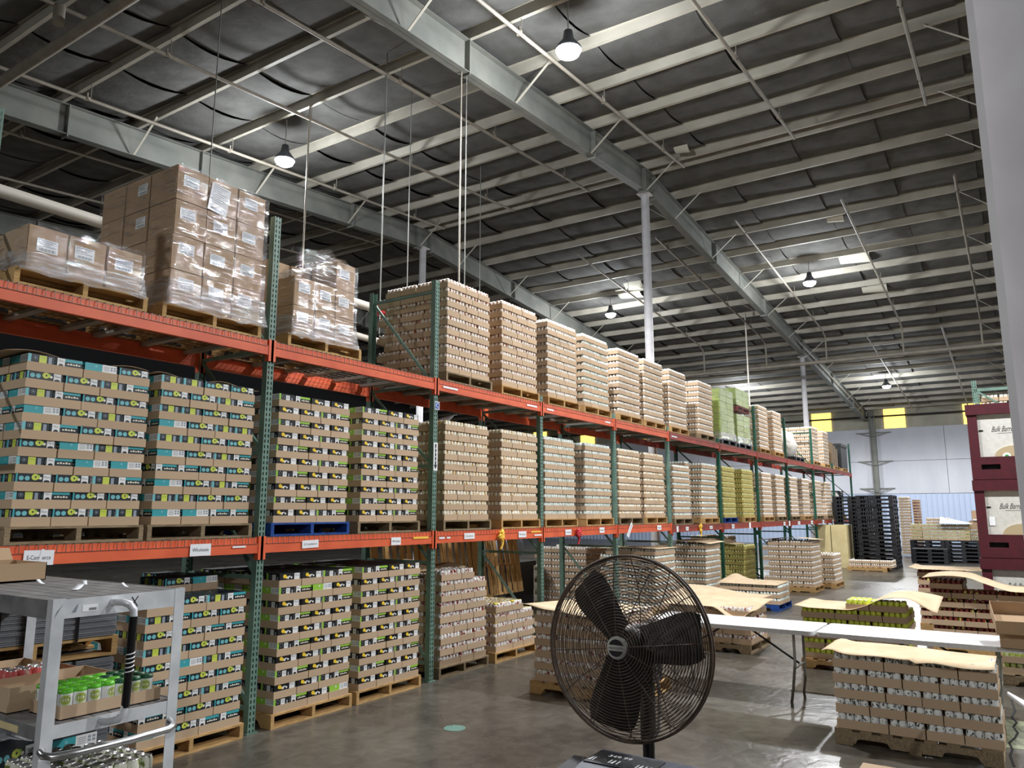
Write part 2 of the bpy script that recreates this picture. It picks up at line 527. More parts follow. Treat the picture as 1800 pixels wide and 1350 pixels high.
# ceiling: roof deck, purlins, sagging insulation
dk = MB()
dk.add([(X0, Y0, H(X0) + .36), (17.4, Y0, H(17.4) + .36), (X1, Y0, H(X1) + .36), (X0, Y1, H(X0) + .36), (17.4, Y1, H(17.4) + .36), (X1, Y1, H(X1) + .36),
        (X0, Y0, H(X0) + .42), (17.4, Y0, H(17.4) + .42), (X1, Y0, H(X1) + .42), (X0, Y1, H(X0) + .42), (17.4, Y1, H(17.4) + .42), (X1, Y1, H(X1) + .42)],
       [(0, 1, 4, 3), (1, 2, 5, 4), (6, 9, 10, 7), (7, 10, 11, 8)])
ceil = dk.build('ceiling', 'insul')
tag(ceil, 'insulated roof underside with steel purlins', kind='structure')
PX = [17.2 - 1.524 * k for k in range(22)][::-1] + [17.6 + 1.524 * k for k in range(22)]
PX = [x for x in PX if X0 < x < X1]
pm = MB()
pm.box(-.003, Y0, 0, .003, Y1, .2).box(-.003, Y0, 0, .07, Y1, .005).box(-.07, Y0, .195, .003, Y1, .2).box(.064, Y0, .0, .07, Y1, .022)
pme = pm.mesh('purlin', ['purlin'])
for x in PX:
    obj('purlin', pme, ceil, (x, 0, H(x)))
def panel_mesh(slope, span, tilt):
    mb = MB(); n = 7; vs = []; fs = []
    for i in range(n):
        t = i / (n - 1)
        for j in range(3):
            vs.append((span * t, 1.83 * j / 2 * 1.004, slope * span * t - 0.12 * math.sin(PI * t) ** 0.8 + tilt * (j / 2 - .5) * (0.3 + math.sin(PI * t))))
    for i in range(n - 1):
        for j in range(2):
            a = i * 3 + j
            fs.append((a, a + 1, a + 4, a + 3))
    mb.add(vs, fs, 0, True)
    return mb
cand = []
for a, b in zip(PX, PX[1:]):
    sl = (H(b) - H(a)) / (b - a)
    for j in range(26):
        y = Y0 + 1.83 * j + 0.5
        P = Vector(((a + b) / 2, y + .9, H(a))) - CAM
        zc = P.dot(cF)
        vis = zc > 1 and abs(P.dot(cR) / zc) < .72 and abs(P.dot(cU) / zc) < .54
        cand.append((0 if vis else 1, P.length, a, b, sl, y))
cand.sort()
pcache = {}
rest = MB()
for i, (nv, d, a, b, sl, y) in enumerate(cand):
    tilt = random.choice((0.05, 0.035, -0.02, 0.06))
    key = (round(sl, 3), round(b - a, 2), tilt)
    if nv == 0 and i < 295:
        if key not in pcache:
            pcache[key] = panel_mesh(sl, b - a, tilt).mesh('insulation_panel', ['insul'])
        obj('insulation_panel', pcache[key], ceil, (a, y, H(a) + .205))
    else:
        m_ = panel_mesh(sl, b - a, tilt)
        rest.add([(p[0] + a, p[1] + y, p[2] + H(a) + .205) for p in m_.v], m_.f, 0, True)
tag(rest.build('insulation_panels_beyond', 'insul', ceil), kind='stuff')

MT['torn'] = mat('torn_insulation_facing', (206, 202, 186), 0.8)
for fx, fy, fw, fd in ((22.5, 3.68, .45, .4), (25.8, 3.72, .9, .75), (28.9, 3.6, .8, .6), (25.6, 11.5, .9, .9), (24.9, 11.0, .7, .8), (16.7, 6.05, .35, .4)):
    vs, fs = [], []
    for i in range(6):
        for j in range(4):
            a, b = i / 5, j / 3
            vs.append((fx + fd * (a - .5), fy + fw * (b - .5), H(fx + fd * (a - .5)) + .14 - .16 * math.sin(PI * a) - .1 * a * (1 - b)))
    for i in range(5):
        for j in range(3):
            a = i * 4 + j
            fs.append((a, a + 1, a + 5, a + 4))
    MB().add(vs, fs, 0, True).build('insulation_flap', 'torn', ceil)

def roof_beam(Yb, label, x_from=X0, x_to=X1):
    top = tag(empty('roof_beam', (0, 0, 0)), label, kind='structure')
    D = 0.62
    for nm, wd, zo, th in (('bottom_flange', .2, -D, .014), ('top_flange', .2, -.014, .014), ('web', .012, -D, D)):
        mb = MB()
        for xa, xb in ((x_from, 17.4), (17.4, x_to)):
            za, zb = H(xa) + zo, H(xb) + zo
            y0, y1 = Yb - wd / 2, Yb + wd / 2
            vs = [(xa, y0, za), (xa, y1, za), (xb, y1, zb), (xb, y0, zb), (xa, y0, za + th), (xa, y1, za + th), (xb, y1, zb + th), (xb, y0, zb + th)]
            mb.add(vs, [(0, 1, 2, 3), (4, 7, 6, 5), (0, 4, 5, 1), (1, 5, 6, 2), (2, 6, 7, 3), (3, 7, 4, 0)])
        mb.build(nm, 'steel_paint', top)
    for xs in (-6, 1.9, 6.7, 9.6, 14.3, 17.1, 17.7, 22.5, 28.0, 34.0, 40.0, 45.5):
        MB().box(xs - .012, Yb - .11, H(xs) - D - .05, xs + .012, Yb + .11, H(xs) + .0).build('stiffener', 'steel_paint', top)
    for i, x in enumerate(PX):
        if i % 2 == 0 or x < 1 and i % 3: continue
        for sgn in (-1, 1):
            MB().bar((x - .02, Yb + sgn * .08, H(x) - D + .02), (x - .02, Yb + sgn * .85, H(x) + .02), .045, .012).build('fly_brace', 'purlin', top)
    return top
roof_beam(7.3, 'deep grey steel roof beam running just behind the rack')
roof_beam(14.8, 'deep grey steel roof beam far behind the rack')
roof_beam(-0.2, 'deep grey steel roof beam overhead along the aisle', x_from=1.65)
roof_beam(22.3, 'deep grey steel roof beam in the dark beyond')
for X, Yc, lb in ((17.4, 7.36, 'square white column under the roof ridge behind the rack'), (34.2, 7.36, 'slim white column behind the rack near the end wall'),
                  (17.4, 14.8, 'white column in the dark space behind the rack')):
    zt = H(X) - .62
    c_ = MB().lathe([(.105, 0), (.105, zt - .02), (.0, zt - .02)], 16, c=(X, Yc, 0)).box(X - .16, Yc - .16, zt - .02, X + .16, Yc + .16, zt)
    c_.box(X - .17, Yc - .17, 0, X + .17, Yc + .17, .02)
    tag(c_.build('column', 'column'), lb, kind='structure')
# big H column beside the camera
hc = empty('column', (0, 0, 0))
tag(hc, 'paint spattered steel column close beside the camera', kind='structure')
MB().box(1.5, -.0125, 0, 1.72, -.0005, 8.7).build('flange', 'column', hc)
MB().box(1.5, -.30, 0, 1.72, -.288, 8.7).build('flange', 'column', hc)
MB().box(1.6, -.288, 0, 1.611, -.0125, 8.7).build('web', 'column', hc)
sp = MB()
for k in range(60):
    z = random.uniform(1.6, 3.6); yy = random.uniform(-.27, -.03); r = random.uniform(.0015, .005)
    n = 6
    sp.add([(1.5993, yy + r * math.cos(2 * PI * i / n) * random.uniform(.6, 1.1), z + r * 1.4 * math.sin(2 * PI * i / n)) for i in range(n)], [tuple(range(n))])
sp.build('paint_spatter', 'paper', hc)
occlude(1.5, -.3, 0, 1.62, 0, 8.7)

# high bay lamps
lname = ['over the aisle before the tall box load', 'far back in the roof bay behind the wrapped box loads', 'far back in the roof above the gold can stacks',
         'over the aisle halfway to the end wall', 'low over the aisle close to the end wall']
for i, (x, y, z) in enumerate(LAMPS):
    ld = bpy.data.lights.new('high_bay_glow', 'SPOT')
    ld.energy = LAMP_W * FILL_DIM.get(i, 1.0); ld.shadow_soft_size = 0.16; ld.color = (0.97, 0.98, 1.0)
    ld.spot_size = math.radians(168); ld.spot_blend = 0.35
    l2 = bpy.data.lights.new('high_bay_spill', 'POINT')
    l2.energy = LAMP_W * SPILL * FILL_DIM.get(i, 1.0); l2.shadow_soft_size = 0.2; l2.color = (0.9, 0.95, 1.0)
    sp2 = bpy.data.objects.new('high_bay_spill', l2); COL.objects.link(sp2); sp2.location = (x, y, z - .3)
    if i < SHOWN_LAMPS:
        t = empty('high_bay_light', (x, y, z))
        tag(t, 'glowing high bay light ' + lname[i], 'light', 'high bay lights under the roof')
        MB().lathe([(.0, .34), (.07, .34), (.09, .2), (.21, .04), (.21, .0), (.2, 0)], 20).build('housing', 'lamphouse', t)
        MB().lathe([(.2, .0), (.17, -.07), (.1, -.11), (0, -.12)], 20).build('lens', 'lampglass', t)
        MB().tube([(0, 0, .34), (0, 0, H(x) - z + .1)], .012, 6).build('hanger_rod', 'galv', t)
        o = bpy.data.objects.new('high_bay_glow', ld); COL.objects.link(o); o.location = (0, 0, -.32); o.parent = t
    else:
        o = bpy.data.objects.new('high_bay_glow', ld); COL.objects.link(o); o.location = (x, y, z - .32)

# sprinkler pipework
def sprinkler(name, label, paths, heads, r=.034):
    t = tag(empty(name), label, 'pipe', 'sprinkler pipework')
    for p in paths:
        MB().tube(p, r, 8).build('pipe_run', 'pipe', t)
    hm = None
    for (x, y, z) in heads:
        if hm is None:
            hm = MB().lathe([(.05, -.03), (.05, .03)], 8).box(-.012, -.012, .03, .012, .012, .12).tube([(.06, 0, 0), (.06, 0, .36)], .008, 5).mesh('sprinkler_head', ['pipe'])
        obj('sprinkler_head', hm, t, (x, y, z))
nb = [(0.87, 'beside the near column'), (3.52, 'over the middle of the aisle'), (6.15, 'just in front of the rack beam'), (8.77, 'behind the rack'), (11.16, 'two bays behind the rack'),
      (13.65, 'before the far roof beam'), (16.2, 'beyond the far roof beam'), (18.8, 'deep in the dark bay')]
for y, wh in nb:
    xs = [0.4 + 3.05 * k for k in range(6)]
    sprinkler('sprinkler_pipe', 'thin grey sprinkler pipe climbing to the ridge ' + wh, [[(-6, y, H(-6) - .3), (17.0, y, H(17.0) - .3)]], [(x, y, H(x) - .3) for x in xs])
for y, wh in [(0.6, 'beside the near column'), (3.2, 'over the aisle'), (6.0, 'over the rack front'), (8.4, 'behind the rack'), (11.1, 'in the bay behind the rack')]:
    xs = [21.5 + 2.9 * k for k in range(4)]
    sprinkler('sprinkler_pipe', 'grey sprinkler pipe falling from ridge then dropping to main, ' + wh,
              [[(20.6, y, H(20.6) - .3), (31.6, y, H(31.6) - .3), (32.2, y, H(32.2) - .42), (32.3, y, H(32.3) - .6), (32.3, y, 7.97)]], [(x, y, H(x) - .3) for x in xs])
for y, wh in [(1.9, 'over the aisle end'), (4.6, 'before the end wall'), (7.2, 'beside the end column')]:
    sprinkler('sprinkler_pipe', 'thin dark sprinkler pipe near the end wall ' + wh, [[(33.0, y, H(33) - .3), (48.5, y, H(48.5) - .3)]], [(x, y, H(x) - .3) for x in (36, 40, 44)])
sprinkler('sprinkler_main', 'thick grey sprinkler main crossing above the far rack', [[(32.3, -6, 7.96), (32.3, 12.5, 7.96)]], [], r=.075)
sprinkler('sprinkler_main', 'fat pale sprinkler main with riser above the tall box load', [[(5.06, 6.0, 9.02), (5.06, 19.0, 9.02)], [(4.8, 11.16, 9.02), (4.8, 11.16, 9.3)]], [], r=.085)
wp = tag(empty('wall_pipe_run'), 'long white pipe with red couplings behind the upper box loads', 'pipe')
MB().tube([(-1.5, 9.0, 5.41), (9.4, 9.0, 5.41)], .075, 10).build('pipe_run', 'pipe_white', wp)
MB().tube([(9.35, 9.0, 5.41), (9.5, 9.0, 5.41)], .12, 10).build('coupling', 'red_tape', wp)
wp = tag(empty('wall_pipe_run'), 'second white pipe lower down behind the upper box loads', 'pipe')
MB().tube([(-1.5, 9.3, 4.95), (15, 9.3, 4.95)], .06, 10).build('pipe_run', 'pipe_white', wp)
cb = [((9.5, 7.3, H(9.5) - .62), 3.5, .014, 'pair of pale hanging cables dropping from the near roof beam'), ((9.65, 7.3, H(9.65) - .62), 3.5, .008, 'thinner cable hanging beside the pale pair'),
      ((9.6, 11.2, H(9.6) + .03), 5.2, .018, 'white conduit hanging below the lamp beside the green post'), ((9.2, 8.75, H(9.2) - .3), 4.9, .012, 'dark rod hanging behind the wrapped box load'),
      ((29.5, 8.4, H(29.5) - .3), 5.0, .03, 'pale conduit hanging over the lime wrapped load'), ((10.5, 9.3, H(10.5) - .3), 4.5, .009, 'thin dark rod hanging left of the first can stack'),
      ((14.5, 10.5, H(14.5) - .3), 4.5, .01, 'thin dark rod hanging behind the first can stacks'), ((6.4, 9.6, H(6.4) - .3), 5.0, .01, 'thin dark rod hanging behind the tall box load')]
for (x, y, z), zb, r, lb in cb:
    tag(MB().tube([(x, y, H(x) + .1 if abs(y - 7.3) > .1 else z), (x, y, zb)], r, 6).build('hanging_cable', 'pipe_white' if r > .02 else ('pipe' if r > .013 else 'steel_paint')), lb.replace('left of', 'by'), 'cable')

# ------------------------------------------------------------------ pallet racks
BX = [2.21, 4.725, 7.24, 9.755, 12.27, 14.785, 18.0, 21.16, 24.44, 28.09, 31.51, 35.33]
FY = 5.90           # front plane of the posts
RY = 6.97           # front of the rear posts
ZT = 3.573
ZM = [1.712] * 5 + [1.675] * 6

_post = {}
def post_mesh(h, mk):
    if (h, mk) in _post: return _post[(h, mk)]
    mb = MB()
    for a, b in ((-.038, -.026), (-.011, .011), (.026, .038)):
        mb.box(a, 0, 0, b, .003, h)
    p = .0508
    for k in range(int(h / p)):
        for a, b in ((-.026, -.011), (.011, .026)):
            mb.quad((a, .001, k * p + .03), (b, .001, k * p + .03), (b, .001, (k + 1) * p), (a, .001, (k + 1) * p))
    mb.box(-.038, .003, 0, -.035, .07, h).box(.035, .003, 0, .038, .07, h)
    mb.box(-.06, -.02, 0, .06, .09, .008)
    _post[(h, mk)] = mb.mesh('post', [mk])
    return _post[(h, mk)]

def rack(label, i0, i1, heights, pm, bm, rear_h=None):
    R = empty('pallet_rack', (BX[i0], FY, 0))
    tag(R, label, 'pallet rack')
    ox, oy = BX[i0], FY
    for i in range(i0, i1 + 1):
        if i == i0 and i0 > 0: continue
        h = heights[i]
        fr = empty('upright_frame'); fr.parent = R; fr.location = (BX[i] - ox, 0, 0)
        obj('post', post_mesh(h, pm), fr, (0, 0, 0))
        obj('post', post_mesh(h, pm), fr, (0, RY - FY + .07, 0), PI)
        occlude(BX[i] - .038, FY, 0, BX[i] + .038, FY + .07, h)
        zs = [.2, 1.35, 2.5, 3.5, min(4.7, h - .1)]
        zs = [z for z in zs if z < h]
        for z in zs:
            MB().bar((0, .07, z), (0, RY - FY, z), .03, .035).build('cross_brace', pm, fr)
        for a, b in zip(zs, zs[1:]):
            if b - a < .3: continue
            mid = (a + b) / 2
            MB().bar((0, .07, a + .03), (0, RY - FY, b - .03), .025, .03).build('diagonal_brace', pm, fr)
    for i in range(i0, i1):
        xa, xb = BX[i] + .038 - ox, BX[i + 1] - .038 - ox
        for z, lv in ((ZM[i], 0), (ZT, 1)):
            for y, sg in ((-.012, 1), (RY - FY + .02, -1)):
                b = empty('beam'); b.parent = R; b.location = (0, y, z)
                MB().box(xa, 0, -.14, xb, .045, -.055).box(xa, .012, -.055, xb, .045, 0).build('beam_profile', bm, b)
                for xe, s in ((xa, 1), (xb, -1)):
                    MB().box(xe - .052 * (s > 0) , -.006, -.2, xe + .052 * (s < 0), .0, .012).box(xe, -.006, -.2, xe + s * .004, .05, .012).build('end_bracket', bm, b)
            occlude(BX[i], FY - .012, z - .14, BX[i + 1], FY + .04, z)
            # wire decks: two per bay
            nw = 2
            span = (xb - xa) / nw
            for k in range(nw):
                d = empty('wire_deck'); d.parent = R; d.location = (xa + k * span, 0, z)
                g = MB(); t = .0022
                q = 0.0
                step = .064 if i < 6 else .085
                while q < span - .02:
                    x = .012 + q
                    g.box(x - t, -.02, .002, x + t, RY - FY + .06, .006)
                    g.box(x - t, -.022, -.055, x + t, -.018, .006)
                    q += step
                for yy in [.0 + .105 * j for j in range(11)]:
                    g.box(.0, yy - t, .0, span - .012, yy + t, .004)
                g.box(.0, -.022, -.057, span - .012, -.018, -.053)
                tag(g.build('wire_mesh', 'wire', d), kind='stuff')
                for xx in (.15, span / 2, span - .15):
                    MB().box(xx - .035, .05, -.035, xx + .035, RY - FY + .02, -.002).build('support_channel', 'galv', d)
    return R
hts = {0: 4.84, 1: 4.84, 2: 4.84, 3: 3.68, 4: 3.68, 5: 3.68, 6: 3.68, 7: 4.84, 8: 4.84, 9: 4.84, 10: 3.8, 11: 4.84}
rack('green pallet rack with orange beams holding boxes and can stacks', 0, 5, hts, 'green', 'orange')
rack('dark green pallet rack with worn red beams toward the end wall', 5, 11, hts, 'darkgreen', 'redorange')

# signs and tapes on the beams (front face of the beam at y = FY-0.012)
SY = FY - .0235
def beam_sign(x, z, w_, h_, text, label, tilt=0.0, m='paper', cat='sign', nm='paper_sign', ang=0.0, ts=None):
    mb = MB()
    c, s_ = math.cos(tilt), math.sin(tilt)
    ux, uz = Vector((c, 0, s_)), Vector((-s_, 0, c))
    def P(a, b, y): return Vector((0, y, 0)) + ux * a + uz * b
    v = [P(-w_ / 2, -h_ / 2, 0), P(w_ / 2, -h_ / 2, 0), P(w_ / 2, h_ / 2, 0), P(-w_ / 2, h_ / 2, 0)]
    v += [p + Vector((0, .0015, 0)) for p in v]
    mb.add(v, [(0, 1, 2, 3), (4, 7, 6, 5), (0, 4, 5, 1), (1, 5, 6, 2), (2, 6, 7, 3), (3, 7, 4, 0)], 0)
    o = mb.build(nm, m, None, (x, SY - .001, z))
    if text:
        tb = MB()
        put_text(tb, text, ts or h_ * .42, (0, -.001, 0), ux, uz, 0, width=w_ * .78)
        tb.build('lettering', 'ink', o)
    return tag(o, label, cat, 'paper signs and tapes on the beams')
def bz(i): return ZM[i] - .078
beam_sign(2.78, bz(0) - .01, .205, .105, 'E-Commerce', 'large torn white paper sign reading E-Commerce on the first orange beam', -.02)
tag(MB().add([(-.02, 0, -.06), (-.002, 0, -.06), (.022, 0, .06), (.004, 0, .06)], [(0, 1, 2, 3)]).build('paper_tape', 'paper', None, (2.79, SY - .004, bz(0) - .01)), 'white strip of torn tape across the large E-Commerce sign', 'tape')
beam_sign(4.08, bz(0) - .008, .2, .1, 'Wholesale', 'white paper sign reading Wholesale beside a white tape on first beam')
beam_sign(4.47, bz(0) + .003, .14, .016, None, 'short white tape strip between the first Wholesale sign and green post', 0, cat='tape', nm='tape_strip')
beam_sign(5.30, bz(1), .21, .075, 'E-Commerce', 'white sign reading E-Commerce below the blue pallet', .02)
beam_sign(6.55, bz(1) - .012, .16, .085, 'Wholesale', 'white sign reading Wholesale beside the yellow tape below lime-striped stack')
beam_sign(6.98, bz(1) + .015, .27, .024, None, 'yellow tape strip beside the arrow post on the orange beam', 0, 'yellow_tape', 'tape', 'tape_strip')
beam_sign(7.37, bz(2) - .0, .11, .022, None, 'longer white tape strip just past the arrow post', 0, cat='tape', nm='tape_strip')
beam_sign(7.5, bz(2) + .0, .07, .02, None, 'stub of white tape next to the longer strip past the arrow post', 0, cat='tape', nm='tape_strip')
beam_sign(7.93, bz(2) + .01, .22, .075, 'E-Commerce', 'white sign reading E-Commerce below the first lower-shelf can stack')
beam_sign(9.18, bz(2) - .0, .2, .085, 'Wholesale', 'white sign reading Wholesale between yellow ribbon and yellow tape')
beam_sign(9.55, bz(2) + .03, .27, .022, None, 'yellow tape strip beside the second Wholesale sign of the can bay', 0, 'yellow_tape', 'tape', 'tape_strip')
beam_sign(9.6, bz(2) - .02, .2, .02, None, 'white tape strip below the yellow one in the can bay', 0, cat='tape', nm='tape_strip')
beam_sign(10.5, bz(3), .19, .085, 'E-Commerce', 'white sign reading E-Commerce behind the red ribbon')
beam_sign(11.65, bz(3) + .01, .18, .09, 'Wholesale', 'white sign reading Wholesale past the red ribbon')
beam_sign(12.75, bz(4) - .01, .3, .09, 'Wholesale', 'white paper sign hanging crookedly from one corner on the beam', .85)
beam_sign(14.1, bz(4) + .01, .2, .09, 'Wholesale', 'white sign on the last orange beam before the dark rack')
far_s = [(15.05, 5, .1, .16, 'upright white tag just after the last orange beam'), (15.6, 5, .16, .1, 'small white sign under the short lower-shelf stack'), (17.1, 5, .2, .09, 'small tilted white sign before the blue pallet on dark rack'),
         (18.7, 6, .2, .13, 'white sign below the blue pallet of yellow trays'), (20.1, 6, .15, .2, 'upright white sign before the seventh rack post'), (23.6, 7, .22, .14, 'white sign pair first on the worn brown beam'),
         (24.2, 7, .15, .2, 'white sign pair second on the worn brown beam'), (25.4, 8, .3, .13, 'white tag below the thin stack on the dark rack'), (27.2, 8, .28, .15, 'white tag before the ninth rack post'),
         (29.0, 9, .3, .16, 'white tag after the ninth rack post'), (30.7, 9, .3, .16, 'last white tag on the far red beam')]
for x, i, a, b, lb in far_s:
    beam_sign(x, bz(i), a, b * .75, 'Wholesale' if a > b else None, lb)
for x, i, a, lb in ((7.5, 2, .3, 'white tape on the upper beam just past the blue sign post'), (9.45, 2, .28, 'white tape on upper beam before the short green post'), (9.98, 3, .2, 'white tape on upper beam after the short green post'),
                    (11.95, 3, .2, 'white tape on upper beam before the fifth post'), (15.05, 5, .3, 'white tape on upper beam where red beams begin')):
    beam_sign(x, ZT - .085, a, .025, None, lb, 0, cat='tape', nm='tape_strip')
# ribbons
def ribbon(x, z, m, label):
    mb = MB()
    for k in range(7):
        a = random.uniform(0, 6.28); r = random.uniform(.05, .11)
        mb.tube([(0, 0, 0), (r * math.cos(a) * .6, -.03, r * math.sin(a) * .7), (r * math.cos(a + .5), -.02, r * math.sin(a + .5)), (.01 * math.cos(a), -.005, -.02)], .018, 5, 0)
    mb.tube([(0, 0, 0), (.02, -.02, -.1), (-.02, -.015, -.17)], .016, 5)
    tag(mb.build('ribbon_bow', m, None, (x, SY - .01, z)), label, 'ribbon')
ribbon(8.62, bz(2) - .01, 'yellow_tape', 'yellow ribbon bow tied on orange beam beside a Wholesale sign')
ribbon(10.78, bz(3) - .02, 'red_tape', 'red ribbon bow tied on orange beam beside an E-Commerce sign')
ribbon(16.35, bz(5) - .01, 'yellow_tape', 'faded yellow ribbon on the dark red beam')
# post signs on the third post
sg = MB().box(-.045, -.003, -.05, .045, 0, .05).build('aisle_sign', 'paper', None, (7.26, FY - .004, 3.24))
sg.rotation_euler = (0, 0, 0)
tag(sg, 'small square blue sign with white ring letter C on green post', 'sign')
MB().box(-.036, -.0045, -.04, .036, -.003, .04).build('blue_field', 'sign_blue', sg)
tb = MB(); put_text(tb, 'C', .075, (0, -.005, 0), (1, 0, 0), (0, 0, 1), 0); tb.build('lettering', 'paper', sg)
ar = MB().box(-.038, -.003, -.17, .038, 0, .17).build('arrow_sign', 'paper', None, (7.245, FY - .004, 2.61))
tag(ar, 'tall white sign with black arrow pointing down on the green post', 'sign')
am = MB().box(-.013, -.0045, -.10, .013, -.003, .155)
am.add([(-.032, -.0042, -.10), (.032, -.0042, -.10), (0, -.0042, -.155)], [(0, 1, 2)])
am.build('arrow', 'ink', ar)
wd = MB()
for k in range(4): wd.box(-.005, -.0055, -.06 + k * .05, .005, -.0046, -.04 + k * .05)
wd.build('arrow_dashes', 'paper', ar)

# ------------------------------------------------------------------ pallets
PW, PL, PH = 1.016, 1.22, .126
def _pal_meshes(mk):
    out = {}
    out['lead'] = MB().box(0, 0, 0, PW, .14, .018).mesh('deck_board', [mk])
    out['deck'] = MB().box(0, 0, 0, PW, .09, .018).mesh('deck_board', [mk])
    z1 = PH - .036
    poly = [(0, 0)]
    for a in (.16, .80):
        poly += [(a, 0), (a + .02, .035), (a + .05, .042), (a + .22, .042), (a + .25, .035), (a + .27, 0)]
    poly += [(PL, 0), (PL, z1), (0, z1)]
    out['str'] = MB().prism(poly, 'x', 0, .038).mesh('stringer', [mk])
    return out
_pm = {}
def pallet(O, th, z, label, mk='wood', long='v', parts=True, group=None, cat='pallet', tilt=None, name='pallet'):
    if mk not in _pm:
        _pm[mk] = _pal_meshes(mk)
    pmz = _pm[mk]
    c, s_ = math.cos(th), math.sin(th)
    if long == 'u':
        loc = (O[0] - s_ * PW, O[1] + c * PW, z); rz = th - PI / 2
    else:
        loc = (O[0], O[1], z); rz = th
    tops = [('lead', 0), ('deck', .2), ('deck', .36), ('deck', .52), ('deck', .68), ('deck', .84), ('lead', PL - .14)]
    bots = [('lead', 0), ('deck', .37), ('deck', .565), ('deck', .76), ('lead', PL - .14)] if long == 'v' else [('lead', 0), ('deck', .565), ('lead', PL - .14)]
    if parts:
        p = empty(name, loc, rz)
        for k, y in tops: obj('deck_board', pmz[k], p, (random.uniform(-.006, .006), y, PH - .018))
        for x in (0, PW / 2 - .019, PW - .038): obj('stringer', pmz['str'], p, (x, 0, .018))
        for k, y in bots: obj('bottom_board', pmz[k], p, (random.uniform(-.004, .004), y, 0))
    else:
        key = mk + long
        if key not in _pm:
            mb = MB()
            for k, y in tops: mb.box(0, y, PH - .018, PW, y + (.14 if k == 'lead' else .09), PH)
            for x in (0, PW / 2 - .019, PW - .038): mb.box(x, 0, .018, x + .038, PL, PH - .018)
            for k, y in bots: mb.box(0, y, 0, PW, y + (.14 if k == 'lead' else .09), .018)
            _pm[key] = mb.mesh(name, [mk])
        p = obj(name, _pm[key], None, loc, rz)
    if tilt: p.rotation_euler = tilt
    tag(p, label, cat, group)
    return p

_bp = None
def black_pallet(O, th, z, label, group=None, mk='plastic_black', Wd=1.0, L=1.2):
    key = 'bp' + mk
    if key not in _pm:
        mb = MB()
        mb.box(0, 0, .1, Wd, L, .14)
        for x in (0, Wd / 2 - .07, Wd - .14):
            for y in (0, L / 2 - .07, L - .14):
                mb.box(x, y, .02, x + .14, y + .14, .1)
            mb.box(x + .01, 0, 0, x + .13, L, .02)
        for y in (0, L - .13): mb.box(.13, y, .0, Wd - .13, y + .11, .02)
        _pm[key] = mb.mesh('plastic_pallet', [mk])
    p = obj('plastic_pallet', _pm[key], None, (O[0], O[1], z), th)
    return tag(p, label, 'pallet', group)

# ------------------------------------------------------------------ loads of trays
UU = .068           # can pitch
PITCH = .1242       # layer pitch
TH = .073           # tray wall height
TRAYS, CANS, CARTS = [], [], []
LOADS = []
def xf(O, th, u, v):
    c, s_ = math.cos(th), math.sin(th)
    return (O[0] + c * u - s_ * v, O[1] + s_ * u + c * v)

def load(phrase, kind, O, th, seq, Dn, z0, n, can='gold', tray='cardboard', open_top=False, extra=None, fam='teal', end='the cart end', cover=None, U=UU, word=None):
    L = dict(phrase=phrase, kind=kind, O=O, th=th, can=can, tray=tray, fam=fam, end=end, U=U, word=word)
    LOADS.append(L)
    W = sum(seq)
    occlude(.012, .012, z0, W * U - .012, Dn * U - .012, z0 + n * PITCH - .012, O, th)
    layers = [(k, None) for k in range(n)]
    if extra: layers.append((n, extra))
    for k, only in layers:
        sq = list(seq) if k % 2 == 0 else list(seq)[::-1]
        ju, jv = random.uniform(-.005, .005), random.uniform(-.005, .005)
        u = 0
        top = k == n - 1 and open_top or only is not None
        for c, wu in enumerate(sq):
            du = 10 - wu
            rows = Dn // du
            for r in range(rows):
                last = c == len(sq) - 1
                if only is not None and (c, r) not in only: continue
                if not (r == 0 or c == 0 or last or (k >= n - 1)): 
                    continue
                fs = ''
                if r == 0: fs += 'F'
                if c == 0 or (only is not None): fs += 'L'
                if last or (only is not None): fs += 'R'
                if top: fs += 'T'
                du_off = r * du
                t = dict(th=TH if kind == 'can' else TH - .0065, L=L, k=k, c=c, r=r, u0=u * U + ju + random.uniform(-.002, .002), v0=du_off * U + jv + random.uniform(-.002, .002), wu=wu, du=du, fs=fs, z=z0 + k * PITCH, U=U)
                if cover is not None and k >= n - 1: t['covered'] = True
                TRAYS.append(t)
            u += wu
    return L

ZU = ZT + .006 + PH          # load base on the upper shelf
def zl(x):                   # load base on the lower shelf
    return (1.712 if x < 14.7 else 1.675) + .006 + PH
R90 = -PI / 2
s644, s446 = [6, 4, 4], [4, 4, 6]
# upper shelf can stacks
ups = [(7.47, 10, 'rust', s446), (8.72, 10, 'rust', s644), (9.99, 10, 'plain', s446), (11.17, 10, 'pale', s446), (12.52, 10, 'plain', s644), (13.69, 10, 'plain', s446),
       (15.0, 10, 'plain', s644), (16.75, 10, 'plain', s446), (21.6, 10, 'plain', s644), (23.15, 10, 'plain', s446), (28.3, 10, 'plain', s644), (30.1, 10, 'plain', s446)]
for i, (x, n, c, sq) in enumerate(ups):
    load('%s upper-shelf can stack' % od(i + 1), 'can', (x, FY + .02), 0, sq, 18, ZU, n, c)
    pallet((x - .03, FY), 0, ZT + .006, 'wooden pallet under the %s can stack of upper shelf' % od(i + 1), random.choice(('wood', 'wood', 'wood_grey')), parts=x < 16, group='pallets on the upper shelf')
mids = [(7.46, 10, 'gold', s446), (8.72, 10, 'gold', s446), (9.88, 10, 'pale', s644), (11.18, 10, 'pale', s446), (12.44, 10, 'gold', s446), (13.6, 10, 'gold', s644),
        (15.05, 9, 'pale', s446), (16.8, 10, 'pale', s644), (18.2, 10, 'limefar', s446), (19.8, 10, 'limefar', s644), (21.65, 10, 'plain', s446), (23.1, 10, 'plain', s446), (24.75, 10, 'plain', s644),
        (26.4, 10, 'plain', s446), (28.25, 10, 'plain', s644), (30.0, 10, 'plain', s446)]
